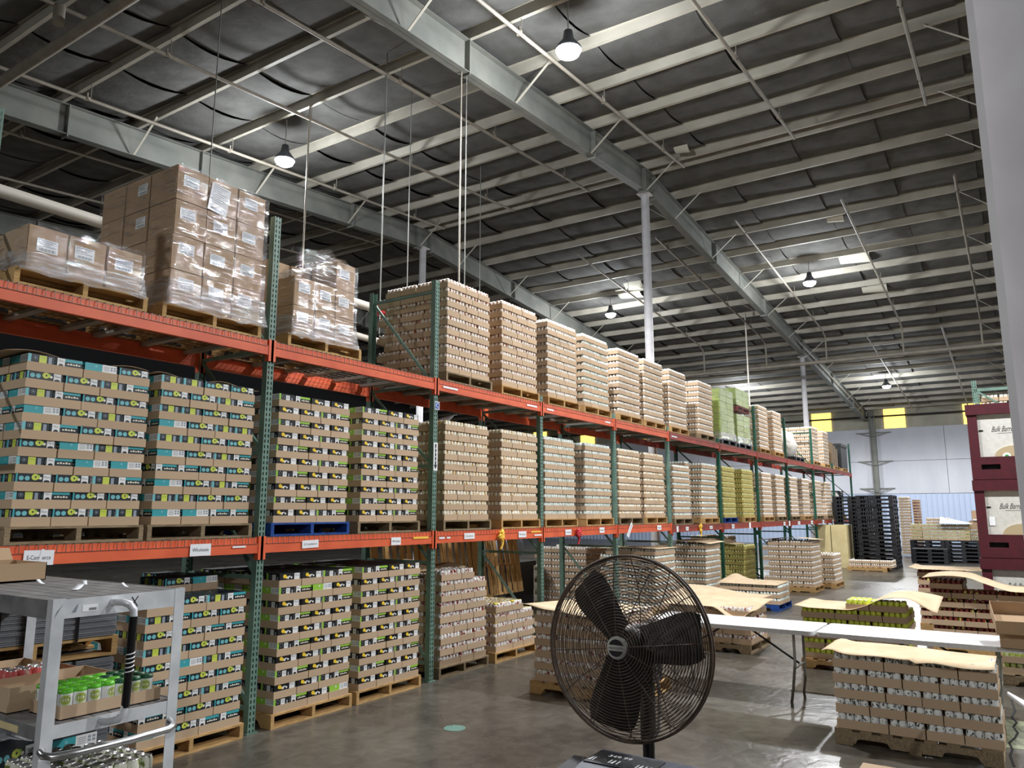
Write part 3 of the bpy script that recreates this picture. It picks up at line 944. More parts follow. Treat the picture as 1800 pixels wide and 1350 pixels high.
for i, (x, n, c, sq) in enumerate(mids):
    load('%s lower-shelf can stack' % od(i + 1), 'can', (x, FY + .02), 0, sq, 18, zl(x), n, c, tray='cardboard_yellow' if c == 'limefar' else 'cardboard')
    mk = 'wood_blue' if abs(x - 18.2) < .01 else random.choice(('wood', 'wood_grey'))
    pallet((x - .03, FY), 0, zl(x) - PH, ('blue' if mk == 'wood_blue' else 'wooden') + ' pallet under the %s can stack of lower shelf' % od(i + 1), mk, parts=x < 16, group='pallets on the lower shelf')
load('tall stack behind the short one', 'can', (16.0, FY + .12), 0, [4], 18, zl(16), 10, 'pale')
# carton stacks
crt = [('first shelf teal stack', 2.58, 1, 'teal', 10, s446, 'wood_grey', 'shelf pallet under the teal stack by the large E-Commerce sign'),
       ('second shelf teal stack', 3.63, 1, 'teal', 10, s446, 'wood_grey', 'shelf pallet under the teal stack by the first green post'),
       ('first shelf lime-striped stack', 4.86, 1, 'lime', 10, s446, 'wood_blue', 'blue pallet under the lime-striped shelf stack'),
       ('second shelf lime-striped stack', 6.0, 1, 'lime', 10, s446, 'wood_grey', 'grey wooden pallet under the lime-striped stack beside arrow post'),
       ('floor teal stack', 3.61, 0, 'teal', 9, s446, 'wood', 'pale pallet under the teal floor stack behind the cart'),
       ('first floor lime-striped stack', 4.92, 0, 'lime', 10, s644, 'wood', 'pale wooden pallet under the first lime-striped floor stack'),
       ('second floor lime-striped stack', 6.0, 0, 'lime', 10, s446, 'wood', 'pale wooden pallet under the second lime-striped floor stack')]
for ph, x, lv, fam, n, sq, mk, lb in crt:
    z0 = zl(x) if lv else PH
    ex = None
    if lv == 0: ex = {'teal': [(1, 0), (2, 1), (1, 1), (2, 0), (1, 2)], 'lime': []}[fam] or None
    load(ph, 'carton', (x, FY + .01 - (.06 if not lv else 0)), 0, sq, 18, z0, n, fam=fam, open_top=(lv == 0), extra=[(1, 1), (2, 1), (2, 2)] if ex else None)
    pallet((x - .03, FY - (.06 if not lv else 0)), 0, z0 - PH, lb, mk)
# floor stacks inside the rack row
load('open-topped floor stack', 'can', (7.4, 5.9), 0, s644, 18, PH, 8, 'redwhite', open_top=True, extra=[(1, 0), (0, 0)], word='red')
pallet((7.37, 5.89), 0, 0, 'brown pallet under the open-topped can stack behind the fan', 'wood_grey')
load('short yellow-lidded stack', 'can', (8.56, 5.9), 0, s644, 18, PH, 4, 'yellowtop', open_top=True, extra=[(0, 0), (1, 0), (0, 1), (1, 1), (0, 2), (1, 2)], word='yellow-lidded')
pallet((8.52, 5.88), 0, 0, 'pale pallet with green mark under the yellow-lidded cans', 'wood')
load('papered stack under the rack', 'can', (13.9, 5.86), 0, [6, 4, 4], 18, PH, 9, 'pale')
pallet((13.87, 5.85), 0, 0, 'wooden pallet under the papered can stack inside the rack', 'wood')
load('dark stack behind papered one', 'can', (13.9, 7.38), 0, [6, 4, 4], 18, PH, 9, 'plain')
pallet((13.87, 7.36), 0, 0, 'wooden pallet under the dark can stack behind the rack', 'wood')
load('papered stack below short one', 'can', (16.8, 5.9), 0, [4, 4, 6], 18, PH, 9, 'pale')
pallet((16.77, 5.88), 0, 0, 'wooden pallet under the papered stack below the short shelf stack', 'wood', parts=False)
load('lime floor stack in rack', 'can', (19.62, 5.9), 0, [6, 4, 4], 18, PH, 8, 'limefar', tray='cardboard_yellow')
pallet((19.6, 5.88), 0, 0, 'wooden pallet under the lime floor stack in the rack', 'wood', parts=False)
load('tall papered aisle stack', 'can', (20.05, 4.36), 0, [6, 4, 4], 18, PH, 9, 'plain')
pallet((20.02, 4.34), 0, 0, 'wooden pallet under the tall papered aisle stack', 'wood', parts=False)
load('low leafy aisle stack', 'can', (21.4, 4.13), 0, [6, 4, 4], 18, PH, 6, 'plain')
pallet((21.37, 4.11), 0, 0, 'wooden pallet under the low stack past the tall papered one', 'wood', parts=False)
load('white-topped stack behind rack', 'can', (22.5, 7.3), 0, [6, 4, 4], 18, PH, 9, 'plain')
pallet((22.47, 7.28), 0, 0, 'wooden pallet under the white-topped stack behind the rack', 'wood', parts=False)
# loads standing in the aisle; their long face looks back at the camera
load('pallet behind the fan', 'can', (7.45, 4.62), R90, [6, 4, 4], 17, PH, 6, 'redwhite', end='the rack side', word='red')
pallet((7.42, 4.66), R90, 0, 'notched wooden pallet under the papered cans behind the fan', 'wood', long='u')
load('white can pallet', 'can', (7.31, 1.49), R90, [6, 4, 4, 4], 10, PH, 5, 'ink', end='the table leg side', word='white', cover=1)
pallet((7.29, 1.5), R90, 0, 'brown notched pallet under the white cans before the tables', 'wood_grey', long='u')
load('lime pallet by tables', 'can', (10.46, 2.47), R90, [6, 4, 4, 4], 14, PH, 5, 'lime', end='the rack side', word='lime', extra=[(2, 0), (3, 0)], cover=1)
pallet((10.44, 2.49), R90, 0, 'pale notched pallet under the lime cans behind the tables', 'wood', long='u')
load('papered stack behind table', 'can', (10.98, 4.49), R90, [6, 4, 4, 4], 14, PH, 4, 'redwhite', end='the rack side', word='red', cover=1)
pallet((10.96, 4.5), R90, 0, 'brown notched pallet under the papered cans behind first table', 'wood_grey', long='u')
load('stack on blue pallet', 'can', (15.92, 5.36), R90, [6, 4, 4, 4], 14, PH, 3, 'pale', end='the rack side', word='pale', cover=1)
pallet((15.9, 5.38), R90, 0, 'blue pallet under the low papered cans in the aisle', 'wood_blue', long='u')
load('low papered stack between pallets', 'can', (13.1, 5.2), R90, [6, 4, 4, 4], 14, PH, 3, 'plain', end='the rack side', cover=1)
pallet((13.08, 5.22), R90, 0, 'wooden pallet under the low papered stack in mid aisle', 'wood', long='u')
load('red can stack by bins', 'can', (12.62, 1.19), R90, [6, 4, 4, 4], 14, PH, 6, 'red', end='the rack side', word='red', cover=1, extra=[(0, 0), (0, 1)])
pallet((12.6, 1.2), R90, 0, 'wooden pallet under the red can stack by the bins', 'wood', long='u')
load('second red stack behind it', 'can', (14.7, 1.55), R90, [6, 4], 14, PH, 7, 'red', end='the rack side', cover=1)
pallet((14.68, 1.56), R90, 0, 'wooden pallet under the second red stack', 'wood', parts=False, long='u')
load('low stack at the edge', 'can', (10.7, .34), R90, [6, 4, 4, 4], 14, PH, 2, 'green', end='the table side', word='green')
pallet((10.68, .36), R90, 0, 'brown pallet under two layers of green cans by the column', 'wood_grey', long='u')
# far loads near the end wall
load('long low load by black pallets', 'can', (28.2, 5.0), R90, [6, 4, 4, 6], 14, PH, 2, 'plain', end='the rack side')
pallet((28.18, 5.05), R90, 0, 'wooden pallet under the long low load before black pallets', 'wood', parts=False, long='u')
load('green load on black pallets', 'can', (34.7, 3.75), R90, [6, 4, 4, 4, 6, 6], 12, .85, 5, 'green', tray='cardboard', end='the rack side')
load('small load on the green one', 'can', (35.0, 3.2), R90, [4, 4, 4], 14, .85 + 5 * PITCH, 2, 'plain', end='the rack side')
load('brown load beside the bins', 'can', (35.5, 1.95), R90, [6, 4, 4, 4], 14, PH, 9, 'green', end='the rack side')
pallet((35.48, 1.96), R90, 0, 'wooden pallet under the brown load beside the bins', 'wood', parts=False, long='u')
load('white stack behind black pallets', 'can', (38.0, 4.5), R90, [6], 14, PH, 20, 'plain', end='the rack side')
load('rust stack behind black pallets', 'can', (38.6, 4.02), R90, [4], 14, PH, 19, 'red', end='the rack side')
load('can stack above the bins', 'can', (16.06, .42), R90, [6, 4, 4], 16, 2.54, 12, 'gold', end='the aisle side')

# ------------------------------------------------------------------ covering sheets
def sheet(label, O, th, W, D, zf, m='kraft', nx=28, ny=8, thick=.004, cat='paper', name='kraft_sheet', edge=None):
    vs, fs = [], []
    for t in (0, -thick):
        for i in range(nx + 1):
            for j in range(ny + 1):
                a, b = i / nx, j / ny
                du, dv = edge(a, b) if edge else (0, 0)
                vs.append(xf(O, th, a * W + du, b * D + dv) + (zf(a, b) + t,))
    n1 = (nx + 1) * (ny + 1)
    for i in range(nx):
        for j in range(ny):
            a = i * (ny + 1) + j
            f = (a, a + ny + 1, a + ny + 2, a + 1)
            fs.append(f); fs.append(tuple(n1 + q for q in f[::-1]))
    for i in range(nx):
        for j in (0, ny):
            a = i * (ny + 1) + j; b = a + ny + 1
            fs.append((a, b, n1 + b, n1 + a) if j else (b, a, n1 + a, n1 + b))
    for j in range(ny):
        for i in (0, nx):
            a = i * (ny + 1) + j; b = a + 1
            fs.append((a, b, n1 + b, n1 + a))
    o = MB().add(vs, fs, 0, True).build(name, m)
    return tag(o, label, cat)
sm = lambda t: max(0, min(1, t)) ** 2 * (3 - 2 * max(0, min(1, t)))
zt = PH + 5 * PITCH + .004
sheet('tan kraft sheet with torn edge over the white can pallet', (7.24, 1.56), R90, 1.28, .66, lambda a, b: zt + .012 * math.sin(5 * a) * b + .025 * math.exp(-((a - .05) / .05) ** 2) - .03 * sm((.1 - b) / .1) * (0.3 + .7 * math.sin(9 * a) ** 2) * (a > .55),
      edge=lambda a, b: (0, .02 * math.sin(23 * a) * (1 - b)))
sheet('curled tan kraft sheet half lifted over the lime pallet', (10.40, 2.54), R90, 1.62, .98, lambda a, b: zt + .13 * sm((a - .38) / .3) + .05 * math.sin(PI * max(0, a - .55) / .45) - .10 * sm((a - .8) / .2) * (1 - b) + .02 * sm((.12 - a) / .12))
zt4 = PH + 4 * PITCH + .004
sheet('tan kraft sheet drooping to a point over the papered stack behind table', (10.86, 4.56), R90, 1.4, 1.0, lambda a, b: zt4 + .05 * sm(b) - .17 * sm((a - .55) / .25) * sm((.5 - b) / .5) * (1 - .9 * sm((a - .8) / .2)) , nx=36, ny=12)
zt3 = PH + 3 * PITCH + .004
sheet('tan kraft sheet humped over the cans on blue pallet', (15.88, 5.4), R90, 1.24, .95, lambda a, b: zt3 + .11 * math.exp(-((a - .1) / .16) ** 2) * b + .02 * b)
sheet('tan kraft sheet sagging over the low stack in mid aisle', (13.0, 5.3), R90, 1.55, 1.0, lambda a, b: zt3 + .12 * (1 - a) * b + .015 * math.sin(7 * a))
zt7 = PH + 7 * PITCH + .004
zt6 = PH + 6 * PITCH + .004
sheet('cream kraft sheet sloping from the raised tray over red cans', (12.5, 1.26), R90, 1.42, 1.02, lambda a, b: zt6 + (.14 + .04 * math.sin(PI * a / .5) * (a < .5)) * (1 - sm((a - .38) / .4)) + .01, nx=40)
sheet('cream kraft sheet flat over the second red stack', (14.62, 1.66), R90, 1.3, 1.0, lambda a, b: PH + 7 * PITCH + .01 + .03 * sm((.1 - a) / .1))
sheet('tan kraft sheet flaring past the cans behind the fan', (7.38, 4.74), R90, 1.1, 1.2, lambda a, b: PH + 6 * PITCH + .004 + .06 * sm((.3 - a) / .3) * (1 - b) + .02 * math.sin(6 * a))
z9 = PH + 9 * PITCH + .004
sheet('pale flat board over the papered stack inside the rack', (13.88, 5.82), 0, 1.0, 1.3, lambda a, b: z9 + .01 * math.sin(5 * b))
sheet('bent kraft sheet over the stack below the short shelf stack', (16.75, 5.8), 0, 1.05, 1.25, lambda a, b: z9 + .05 * math.sin(PI * b) + .02 * a)
sheet('curled kraft flap on the lime floor stack', (19.55, 6.1), 0, .8, .9, lambda a, b: PH + 8 * PITCH + .01 + .22 * sm(b), thick=.006)
sheet('wide pale kraft sheet over the tall papered aisle stack', (19.95, 4.28), 0, 1.1, 1.4, lambda a, b: z9 + .03 + .04 * math.sin(4 * b) - .03 * a)
sheet('brown slip of board lying on the floor behind the yellow-lidded cans', (10.0, 6.1), 0, 1.9, 1.5, lambda a, b: .02 + .10 * b + .03 * math.sin(6 * a), m='boxboard')
sheet('white sheet with black edge on the green far load', (34.4, 2.7), R90, 1.1, .8, lambda a, b: .85 + 5 * PITCH + .02 + .26 * sm(b) * (1 - a), m='paper', name='paper_sheet')
sheet('torn dark board on the open-topped stack', (7.36, 6.2), 0, .95, .8, lambda a, b: PH + 8 * PITCH + .11 + .06 * math.sin(7 * a) * math.sin(5 * b) + .03 * b, m='boxboard')
sheet('brown cover board with wavy edge on first shelf teal stack', (2.45, 5.95), 0, 1.08, 1.2, lambda a, b: zl(3) + 10 * PITCH + .008 + .025 * math.sin(9 * a) * (1 - b) ** 2, m='boxboard', cat='board', name='cover_board')
sheet('brown cover board with wavy edge on second shelf teal stack', (3.6, 5.95), 0, 1.05, 1.2, lambda a, b: zl(3) + 10 * PITCH + .008 + .02 * math.sin(11 * a + 1) * (1 - b) ** 2, m='boxboard', cat='board', name='cover_board')
sheet('curled white paper on first lower-shelf gold can stack', (7.9, 6.3), 0, .3, .5, lambda a, b: zl(8) + 10 * PITCH + .01 + .16 * sm(a) * (1 - b * .3), m='paper', name='paper_sheet')

# ------------------------------------------------------------------ which pieces show largest
for (a, b) in (((1.83, 3.68, .9), (2.5, 3.72, 1.01)), ((1.83, 3.68, 1.46), (2.5, 5.3, 1.55)), ((1.82, 3.68, 0), (1.9, 3.74, 1.55)), ((2.44, 3.68, 0), (2.5, 3.74, 1.55))):
    occlude(a[0], a[1], a[2], b[0], b[1], b[2])
occlude(8.42, .02, .7, 9.18, 3.7, .74)
occlude(14.5, -.6, 0, 15.7, .6, 3.69)
occlude(2.5, .95, 0, 2.95, 1.45, 1.05)
BVH = BVHTree.FromPolygons(OV, OF)
def shows(points, n, area):
    k = 0; sc = 0.0
    for p in points:
        d = Vector(p) - CAM
        L = d.length
        zc = d.dot(cF)
        if zc < .2 or abs(d.dot(cR) / zc) > .673 or abs(d.dot(cU) / zc) > .505: continue
        dn = d / L
        cs = -dn.dot(n)
        if cs <= 0.02: continue
        h = BVH.ray_cast(CAM, dn, L - .012)
        if h[0] is not None: continue
        k += 1
        sc += area * cs / (L * L)
    return (k / len(points), sc / len(points))
def nrm(th, f):
    c, s_ = math.cos(th), math.sin(th)
    return {'F': Vector((s_, -c, 0)), 'L': Vector((-c, -s_, 0)), 'R': Vector((c, s_, 0)), 'T': Vector((0, 0, 1))}[f]
def face_score(O, th, u0, v0, w_, d_, z0, z1, fs):
    best = 0; tot = 0
    for f in fs:
        e = .008
        if f == 'F': pts = [(u0 + w_ * a, v0 - e) for a in (.1, .5, .9)]; ar = w_ * (z1 - z0)
        elif f == 'L': pts = [(u0 - e, v0 + d_ * a) for a in (.1, .5, .9)]; ar = d_ * (z1 - z0)
        elif f == 'R': pts = [(u0 + w_ + e, v0 + d_ * a) for a in (.1, .5, .9)]; ar = d_ * (z1 - z0)
        else: pts = [(u0 + w_ * a, v0 + d_ * b) for a in (.2, .8) for b in (.2, .8)]; ar = w_ * d_
        zs = (z0 + .3 * (z1 - z0), z0 + .8 * (z1 - z0)) if f != 'T' else (z1 + .01,)
        P = [xf(O, th, u, v) + (z,) for u, v in pts for z in zs]
        q = shows(P, nrm(th, f), ar)
        best = max(best, q[0]); tot += q[1]
    return best, tot

for t in TRAYS:
    L = t['L']; U = t['U']
    b, s_ = face_score(L['O'], L['th'], t['u0'], t['v0'], t['wu'] * U, t['du'] * U, t['z'], t['z'] + t['th'], t['fs'].replace('T', '') or 'F') if t['fs'] else (0, 0)
    t['score'] = s_ if b > .16 else 0
MAXN = 298
for kd in ('can', 'carton'):
    ts = sorted([t for t in TRAYS if t['L']['kind'] == kd and t['score'] > 0], key=lambda t: -t['score'])
    for t in ts[:MAXN]: t['thing'] = True

def tray_mesh(U, h):
    a, b, t = 6 * U - .009, 4 * U - .009, .004
    vs = [(0, 0, 0), (a, 0, 0), (a, b, 0), (0, b, 0), (0, 0, h), (a, 0, h), (a, b, h), (0, b, h), (t, t, h), (a - t, t, h), (a - t, b - t, h), (t, b - t, h), (t, t, t), (a - t, t, t), (a - t, b - t, t), (t, b - t, t)]
    fs = [(0, 3, 2, 1), (0, 1, 5, 4), (1, 2, 6, 5), (2, 3, 7, 6), (3, 0, 4, 7), (4, 5, 9, 8), (5, 6, 10, 9), (6, 7, 11, 10), (7, 4, 8, 11), (8, 9, 13, 12), (9, 10, 14, 13), (10, 11, 15, 14), (11, 8, 12, 15), (12, 13, 14, 15)]
    return vs, fs
TV, TF = tray_mesh(UU, TH)
TVC = tray_mesh(UU, TH - .0065)[0]
_tm = {}
for mk in ('cardboard', 'cardboard_yellow'):
    for nm in ('can_tray', 'carton_tray'):
        _tm[(mk, nm)] = MB().add(TV if nm == 'can_tray' else TVC, TF).mesh(nm, [mk])
def tray_pose(t):
    L = t['L']; U = t['U']
    if t['wu'] == 6:
        return xf(L['O'], L['th'], t['u0'] + .0045, t['v0'] + .0045) + (t['z'],), L['th']
    return xf(L['O'], L['th'], t['u0'] + 4 * U - .0045, t['v0'] + .0045) + (t['z'],), L['th'] + PI / 2
GRP = {'can': 'cardboard trays of cans', 'carton': 'cardboard trays of drink cartons'}
mass_trays = MB()
def where(t):
    L = t['L']
    lay = od(t['k'] + 1) + ' layer up'
    if t['r'] == 0: return '%s from %s, %s' % (od(t['c'] + 1), L['end'], lay)
    if t['c'] == 0: return '%s back along its end, %s' % (od(t['r'] + 1), lay)
    return '%s back in row %s, %s' % (od(t['r'] + 1), od(t['c'] + 1), lay)
tray_slots = ['cardboard', 'cardboard_yellow']
for t in TRAYS:
    L = t['L']
    loc, rz = tray_pose(t)
    if t.get('thing'):
        nm = 'can_tray' if L['kind'] == 'can' else 'carton_tray'
        o = obj(nm, _tm[(L['tray'], nm)], None, loc, rz)
        tag(o, 'tray, %s, %s' % (where(t), L['phrase']), 'can tray' if L['kind'] == 'can' else 'carton tray', GRP[L['kind']])
    else:
        c, s_ = math.cos(rz), math.sin(rz)
        mass_trays.add([(loc[0] + c * x - s_ * y, loc[1] + s_ * x + c * y, loc[2] + z) for x, y, z in (TV if L['kind'] == 'can' else TVC)], TF, tray_slots.index(L['tray']))
tag(mass_trays.build('distant_can_trays', tray_slots), 'countless brown cardboard trays filling the remaining pallet loads', 'trays', kind='stuff')

# ------------------------------------------------------------------ cans
BODY = [(.023, 0), (.031, .008), (.031, .103), (.0262, .117), (.0256, .1215), (.0235, .1215), (.0225, .1175), (0, .1175)]
def can_mesh(bk, cap=None, seg=14):
    mb = MB().lathe(BODY, seg, [0, 0, 0, 1, 1, 1, 1])
    mb.box(-.004, -.003, .1175, .004, .013, .119, 1)
    mats = [bk, 'silver_lid']
    me = mb.mesh('drink_can', mats)
    return me
CANMAT = {k: v for k, v in CAN.items()}
CANMAT['yellowtop'] = CAN['redwhite']
_cm = {}
def get_can(k):
    if k not in _cm: _cm[k] = can_mesh(CANMAT[k])
    return _cm[k]
capm = {}
def get_cap(k):
    if k not in capm:
        capm[k] = MB().lathe([(.0318, .107), (.0325, .114), (.029, .1235), (0, .1245)], 14).mesh('can_carrier', [k])
    return capm[k]
small = MB().lathe([(.031, .05), (.031, .103), (.026, .118), (0, .119)], 7, [0, 0, 1])
smallf = MB().lathe([(.031, .06), (.031, .108), (0, .118)], 6, [0, 1])
ckeys = sorted(CANMAT)
mass_slots = [CANMAT[k] for k in ckeys] + ['silver_lid', 'yelcarrier']
mass_cans = MB()
ccand = []
for t in TRAYS:
    L = t['L']
    if L['kind'] != 'can': continue
    U = t['U']
    for i in range(t['wu']):
        for j in range(t['du']):
            fs = ''
            if j == 0 and 'F' in t['fs']: fs += 'F'
            if i == 0 and 'L' in t['fs']: fs += 'L'
            if i == t['wu'] - 1 and 'R' in t['fs']: fs += 'R'
            if 'T' in t['fs']: fs += 'T'
            if t.get('covered') and not fs and t['fs'] == '': continue
            if not fs: continue
            u, v = t['u0'] + .01 + (i + .5) * (U - .02 / t['wu']), t['v0'] + .01 + (j + .5) * (U - .02 / t['du'])
            x, y = xf(L['O'], L['th'], u, v)
            cc = dict(t=t, L=L, i=i, j=j, x=x, y=y, z=t['z'] + .004, s=0, fs=fs, u=u, v=v)
            if L['word'] and ('F' in fs or 'L' in fs or 'T' in fs):
                b, s_ = face_score(L['O'], L['th'], u - .033, v - .033, .066, .066, t['z'] + TH + .005, t['z'] + .122, fs)
                cc['s'] = s_ if b > .2 else 0
            ccand.append(cc)
CART_CANS = 96
top = sorted([c for c in ccand if c['s'] > 0], key=lambda c: -c['s'])[:298 - CART_CANS]
for c in top: c['thing'] = True
# index cans along the face of each layer for their labels
rowidx = {}
for c in sorted([c for c in ccand if c['L']['word']], key=lambda c: c['u']):
    if c['j'] == 0 and c['t']['r'] == 0:
        k = (id(c['L']), c['t']['k'])
        rowidx[k] = rowidx.get(k, 0) + 1
        c['n'] = rowidx[k]
for c in ccand:
    L = c['L']
    if c.get('thing'):
        o = obj('drink_can', get_can(L['can']), None, (c['x'], c['y'], c['z']), random.uniform(0, 6.28))
        if 'n' in c: wh = '%s from %s' % (od(c['n']), L['end'])
        else: wh = '%s deep in column %s' % (od(int(c['v'] / UU) + 1), od(int(c['u'] / UU) + 1))
        tag(o, '%s can, %s, %s layer up, %s' % (L['word'], wh, od(c['t']['k'] + 1), L['phrase']), 'can', 'drink cans standing in trays')
        if L['can'] == 'yellowtop':
            obj('can_carrier', get_cap('yelcarrier'), o)
    else:
        far = (c['x'] ** 2 + c['y'] ** 2) > 190
        b = smallf if far else small
        k = ckeys.index(L['can'])
        lidm = len(ckeys) + 1 if L['can'] == 'yellowtop' else len(ckeys)
        if L['can'] in ('lime', 'limefar'): lidm = k
        o_ = len(mass_cans.v)
        x, y, z = c['x'], c['y'], c['z']
        mass_cans.v.extend([(p[0] + x, p[1] + y, p[2] + z) for p in b.v])
        mass_cans.f.extend([[o_ + q for q in f] for f in b.f])
        mass_cans.m.extend([lidm if q else k for q in b.m])
        mass_cans.sm.extend(b.sm)
tag(mass_cans.build('distant_drink_cans', mass_slots), 'countless drink cans standing in the trays of the remaining pallet loads', 'cans', kind='stuff')

# ------------------------------------------------------------------ printed cartons
CH = .1225
CS = ['navy', 'teal', 'ltteal', 'lime', 'pwhite', 'grass', 'yellow', 'silver', 'ink', 'inkgrey', 'pblack', 'cream']
ci = {k: i for i, k in enumerate(CS)}
def carton_mesh(fam):
    w_, d_ = 4 * UU - .023, 3 * UU - .0195
    mb = MB()
    base = 'navy' if fam == 'teal' else 'pblack'
    mb.box(-w_ / 2, -d_ / 2, 0, w_ / 2, d_ / 2, CH, ci[base])
    faces = {'S1': ((-w_ / 2, -d_ / 2), (1, 0), w_), 'S2': ((w_ / 2, d_ / 2), (-1, 0), w_), 'L1': ((-w_ / 2, d_ / 2), (0, -1), d_), 'L2': ((w_ / 2, -d_ / 2), (0, 1), d_)}
    for fk, (o, ud, fw) in faces.items():
        nx, ny = ud[1], -ud[0]
        lev = [0]
        def P(s, t_, e): return (o[0] + ud[0] * s + nx * e, o[1] + ud[1] * s + ny * e, t_)
        def R(s0, s1, t0, t1, m, e=.0006):
            mb.quad(P(s0 * fw, t0, e), P(s1 * fw, t0, e), P(s1 * fw, t1, e), P(s0 * fw, t1, e), ci[m])
        def D(s, t_, r, m, e=.0009, ry=None, n=12):
            mb.add([P(s * fw + r * math.cos(2 * PI * k / n), t_ + (ry or r) * math.sin(2 * PI * k / n), e) for k in range(n)], [tuple(range(n))], ci[m])
        def Tx(s, t_, size, text, m, e=.0012, sh=.25, wd=None):
            put_text(mb, text, size, P(s * fw, t_, e), (ud[0], ud[1], 0), (0, 0, 1), ci[m], sh, wd)
        lab = 'pwhite'
        if fk == 'S1' and fam == 'teal':
            R(0, .05, .0, CH - .002, 'teal')
            D(.15, .088, .017, 'ltteal'); D(.31, .088, .017, 'ltteal')
            D(.52, .097, .025, 'lime', ry=.023); D(.535, .098, .007, base, .0012); D(.60, .094, .012, 'lime', .0013); D(.62, .106, .007, 'grass', .0014); D(.67, .090, .010, 'cream', .0013)
            R(.74, .95, .05, CH - .003, lab); Tx(.845, .098, .026, 'Plant', 'inkgrey', wd=.045); D(.845, .066, .022, base, .0012, ry=.012)
        elif fk == 'S1':
            D(.24, .096, .02, 'yellow', ry=.018); D(.32, .086, .013, 'yellow'); D(.40, .082, .012, 'pwhite'); D(.47, .088, .017, 'pwhite', ry=.01); D(.56, .082, .012, 'pwhite', ry=.009); D(.49, .08, .01, base, .0013)
            R(.70, .96, .05, CH - .003, lab); Tx(.83, .1, .024, 'Plant', 'inkgrey', wd=.05)
        elif fk == 'S2':
            g = 'teal' if fam == 'teal' else 'grass'
            R(0, .54, .0, CH - .002, g); R(.54, 1, .0, CH - .002, lab); D(.34, .1, .009, 'ltteal' if fam == 'teal' else 'pwhite')
            for k in range(4): R(.58, .76, .074 + .01 * k, .077 + .01 * k, 'inkgrey', .0009)
            for s in (.80, .9):
                for q in (0, 1): R(s, s + .07, .078 + .018 * q, .091 + .018 * q, 'silver', .0009)
        elif fk == 'L1':
            R(0, .12, 0, CH - .002, 'ltteal' if fam == 'teal' else 'grass')
            if fam == 'teal':
                D(.27, .095, .016, 'inkgrey'); D(.27, .095, .013, base, .0012); D(.27, .095, .006, 'silver', .0014)
                R(.42, .70, .05, CH - .006, 'lime'); Tx(.56, .1, .016, 'Mint', 'grass', wd=.035); R(.77, .9, .05, CH - .012, 'silver')
            else:
                D(.27, .092, .018, 'silver'); D(.27, .092, .015, base, .0012)
                R(.44, .70, .05, CH - .012, 'pwhite')
                for k in range(3): R(.48, .66, .078 + .01 * k, .081 + .01 * k, 'inkgrey', .0009)
                R(.80, .88, .05, CH - .03, 'silver')
        else:
            R(.0, .3, .06, CH - .003, lab); Tx(.15, .1, .02, 'Plant', 'inkgrey', wd=.034); D(.15, .064, .018, base, .0012, ry=.014)
            R(.3, 1, .098, CH - .003, 'teal' if fam == 'teal' else 'grass')
            for k in range(5): R(.40 + .11 * k, .48 + .11 * k, .076, .086 + .004 * (k % 2), 'cream')
    return mb.mesh('drink_carton', CS)
_cart = {f: carton_mesh(f) for f in ('teal', 'lime')}
mass_cart = MB()
kcand = []
for t in TRAYS:
    L = t['L']
    if L['kind'] != 'carton': continue
    U = t['U']
    fr = random.random()
    flip = random.random() < (.22 if L['fam'] == 'teal' else .04)
    if t['wu'] == 6:
        mode = random.choice(('12', '12', '22', '11')) if L['fam'] == 'teal' else '12'
        items = [(i * 3 + 1.5, 2.0, PI / 2 if mode[i] == '1' else -PI / 2, 3, 4) for i in (0, 1)]
    else:
        items = [(2.0, j * 3 + 1.5, PI if flip else 0.0, 4, 3) for j in (0, 1)]
    for q, (iu, iv, rot, wu, du) in enumerate(items):
        fs = ''
        if 'F' in t['fs'] and iv - du / 2 < .1: fs += 'F'
        if 'L' in t['fs'] and iu - wu / 2 < .1: fs += 'L'
        if 'R' in t['fs'] and iu + wu / 2 > t['wu'] - .1: fs += 'R'
        if 'T' in t['fs']: fs += 'T'
        if not fs and t['k'] < 8: continue
        u, v = t['u0'] + iu * U, t['v0'] + iv * U
        b, s_ = face_score(L['O'], L['th'], u - wu * U / 2, v - du * U / 2, wu * U, du * U, t['z'] + TH + .004, t['z'] + CH, fs) if fs else (0, 0)
        kcand.append(dict(t=t, L=L, u=u, v=v, rot=rot, s=s_ if b > .2 else 0, q=q, fs=fs))
for c in sorted([c for c in kcand if c['s'] > 0], key=lambda c: -c['s'])[:MAXN]: c['thing'] = True
for c in kcand:
    t, L = c['t'], c['L']
    x, y = xf(L['O'], L['th'], c['u'], c['v'])
    if c.get('thing'):
        o = obj('drink_carton', _cart[L['fam']], None, (x, y, t['z'] + .0045), L['th'] + c['rot'])
        side = ('first' if c['q'] == 0 else 'second') + ' in the '
        tag(o, 'carton, %stray %s, %s' % (side, where(t).replace(' layer up', ' layer'), L['phrase']), 'carton', 'printed drink cartons in trays')
    else:
        ca, sa = math.cos(L['th'] + c['rot']), math.sin(L['th'] + c['rot'])
        w_, d_ = 4 * UU - .023, 3 * UU - .0195
        src = _cart[L['fam']]
        if not hasattr(mass_cart, 'cache'): mass_cart.cache = {}
        if L['fam'] not in mass_cart.cache:
            mass_cart.cache[L['fam']] = ([tuple(vv.co) for vv in src.vertices], [tuple(p.vertices) for p in src.polygons], [p.material_index for p in src.polygons])
        vs, fs_, ms = mass_cart.cache[L['fam']]
        # only the plain box and its flat print (no lettering) for the ones that hardly show
        o_ = len(mass_cart.v)
        mass_cart.v.extend([(x + ca * p[0] - sa * p[1], y + sa * p[0] + ca * p[1], t['z'] + .0045 + p[2]) for p in vs])
        mass_cart.f.extend([[o_ + k for k in f] for f in fs_]); mass_cart.m.extend(ms); mass_cart.sm.extend([False] * len(fs_))
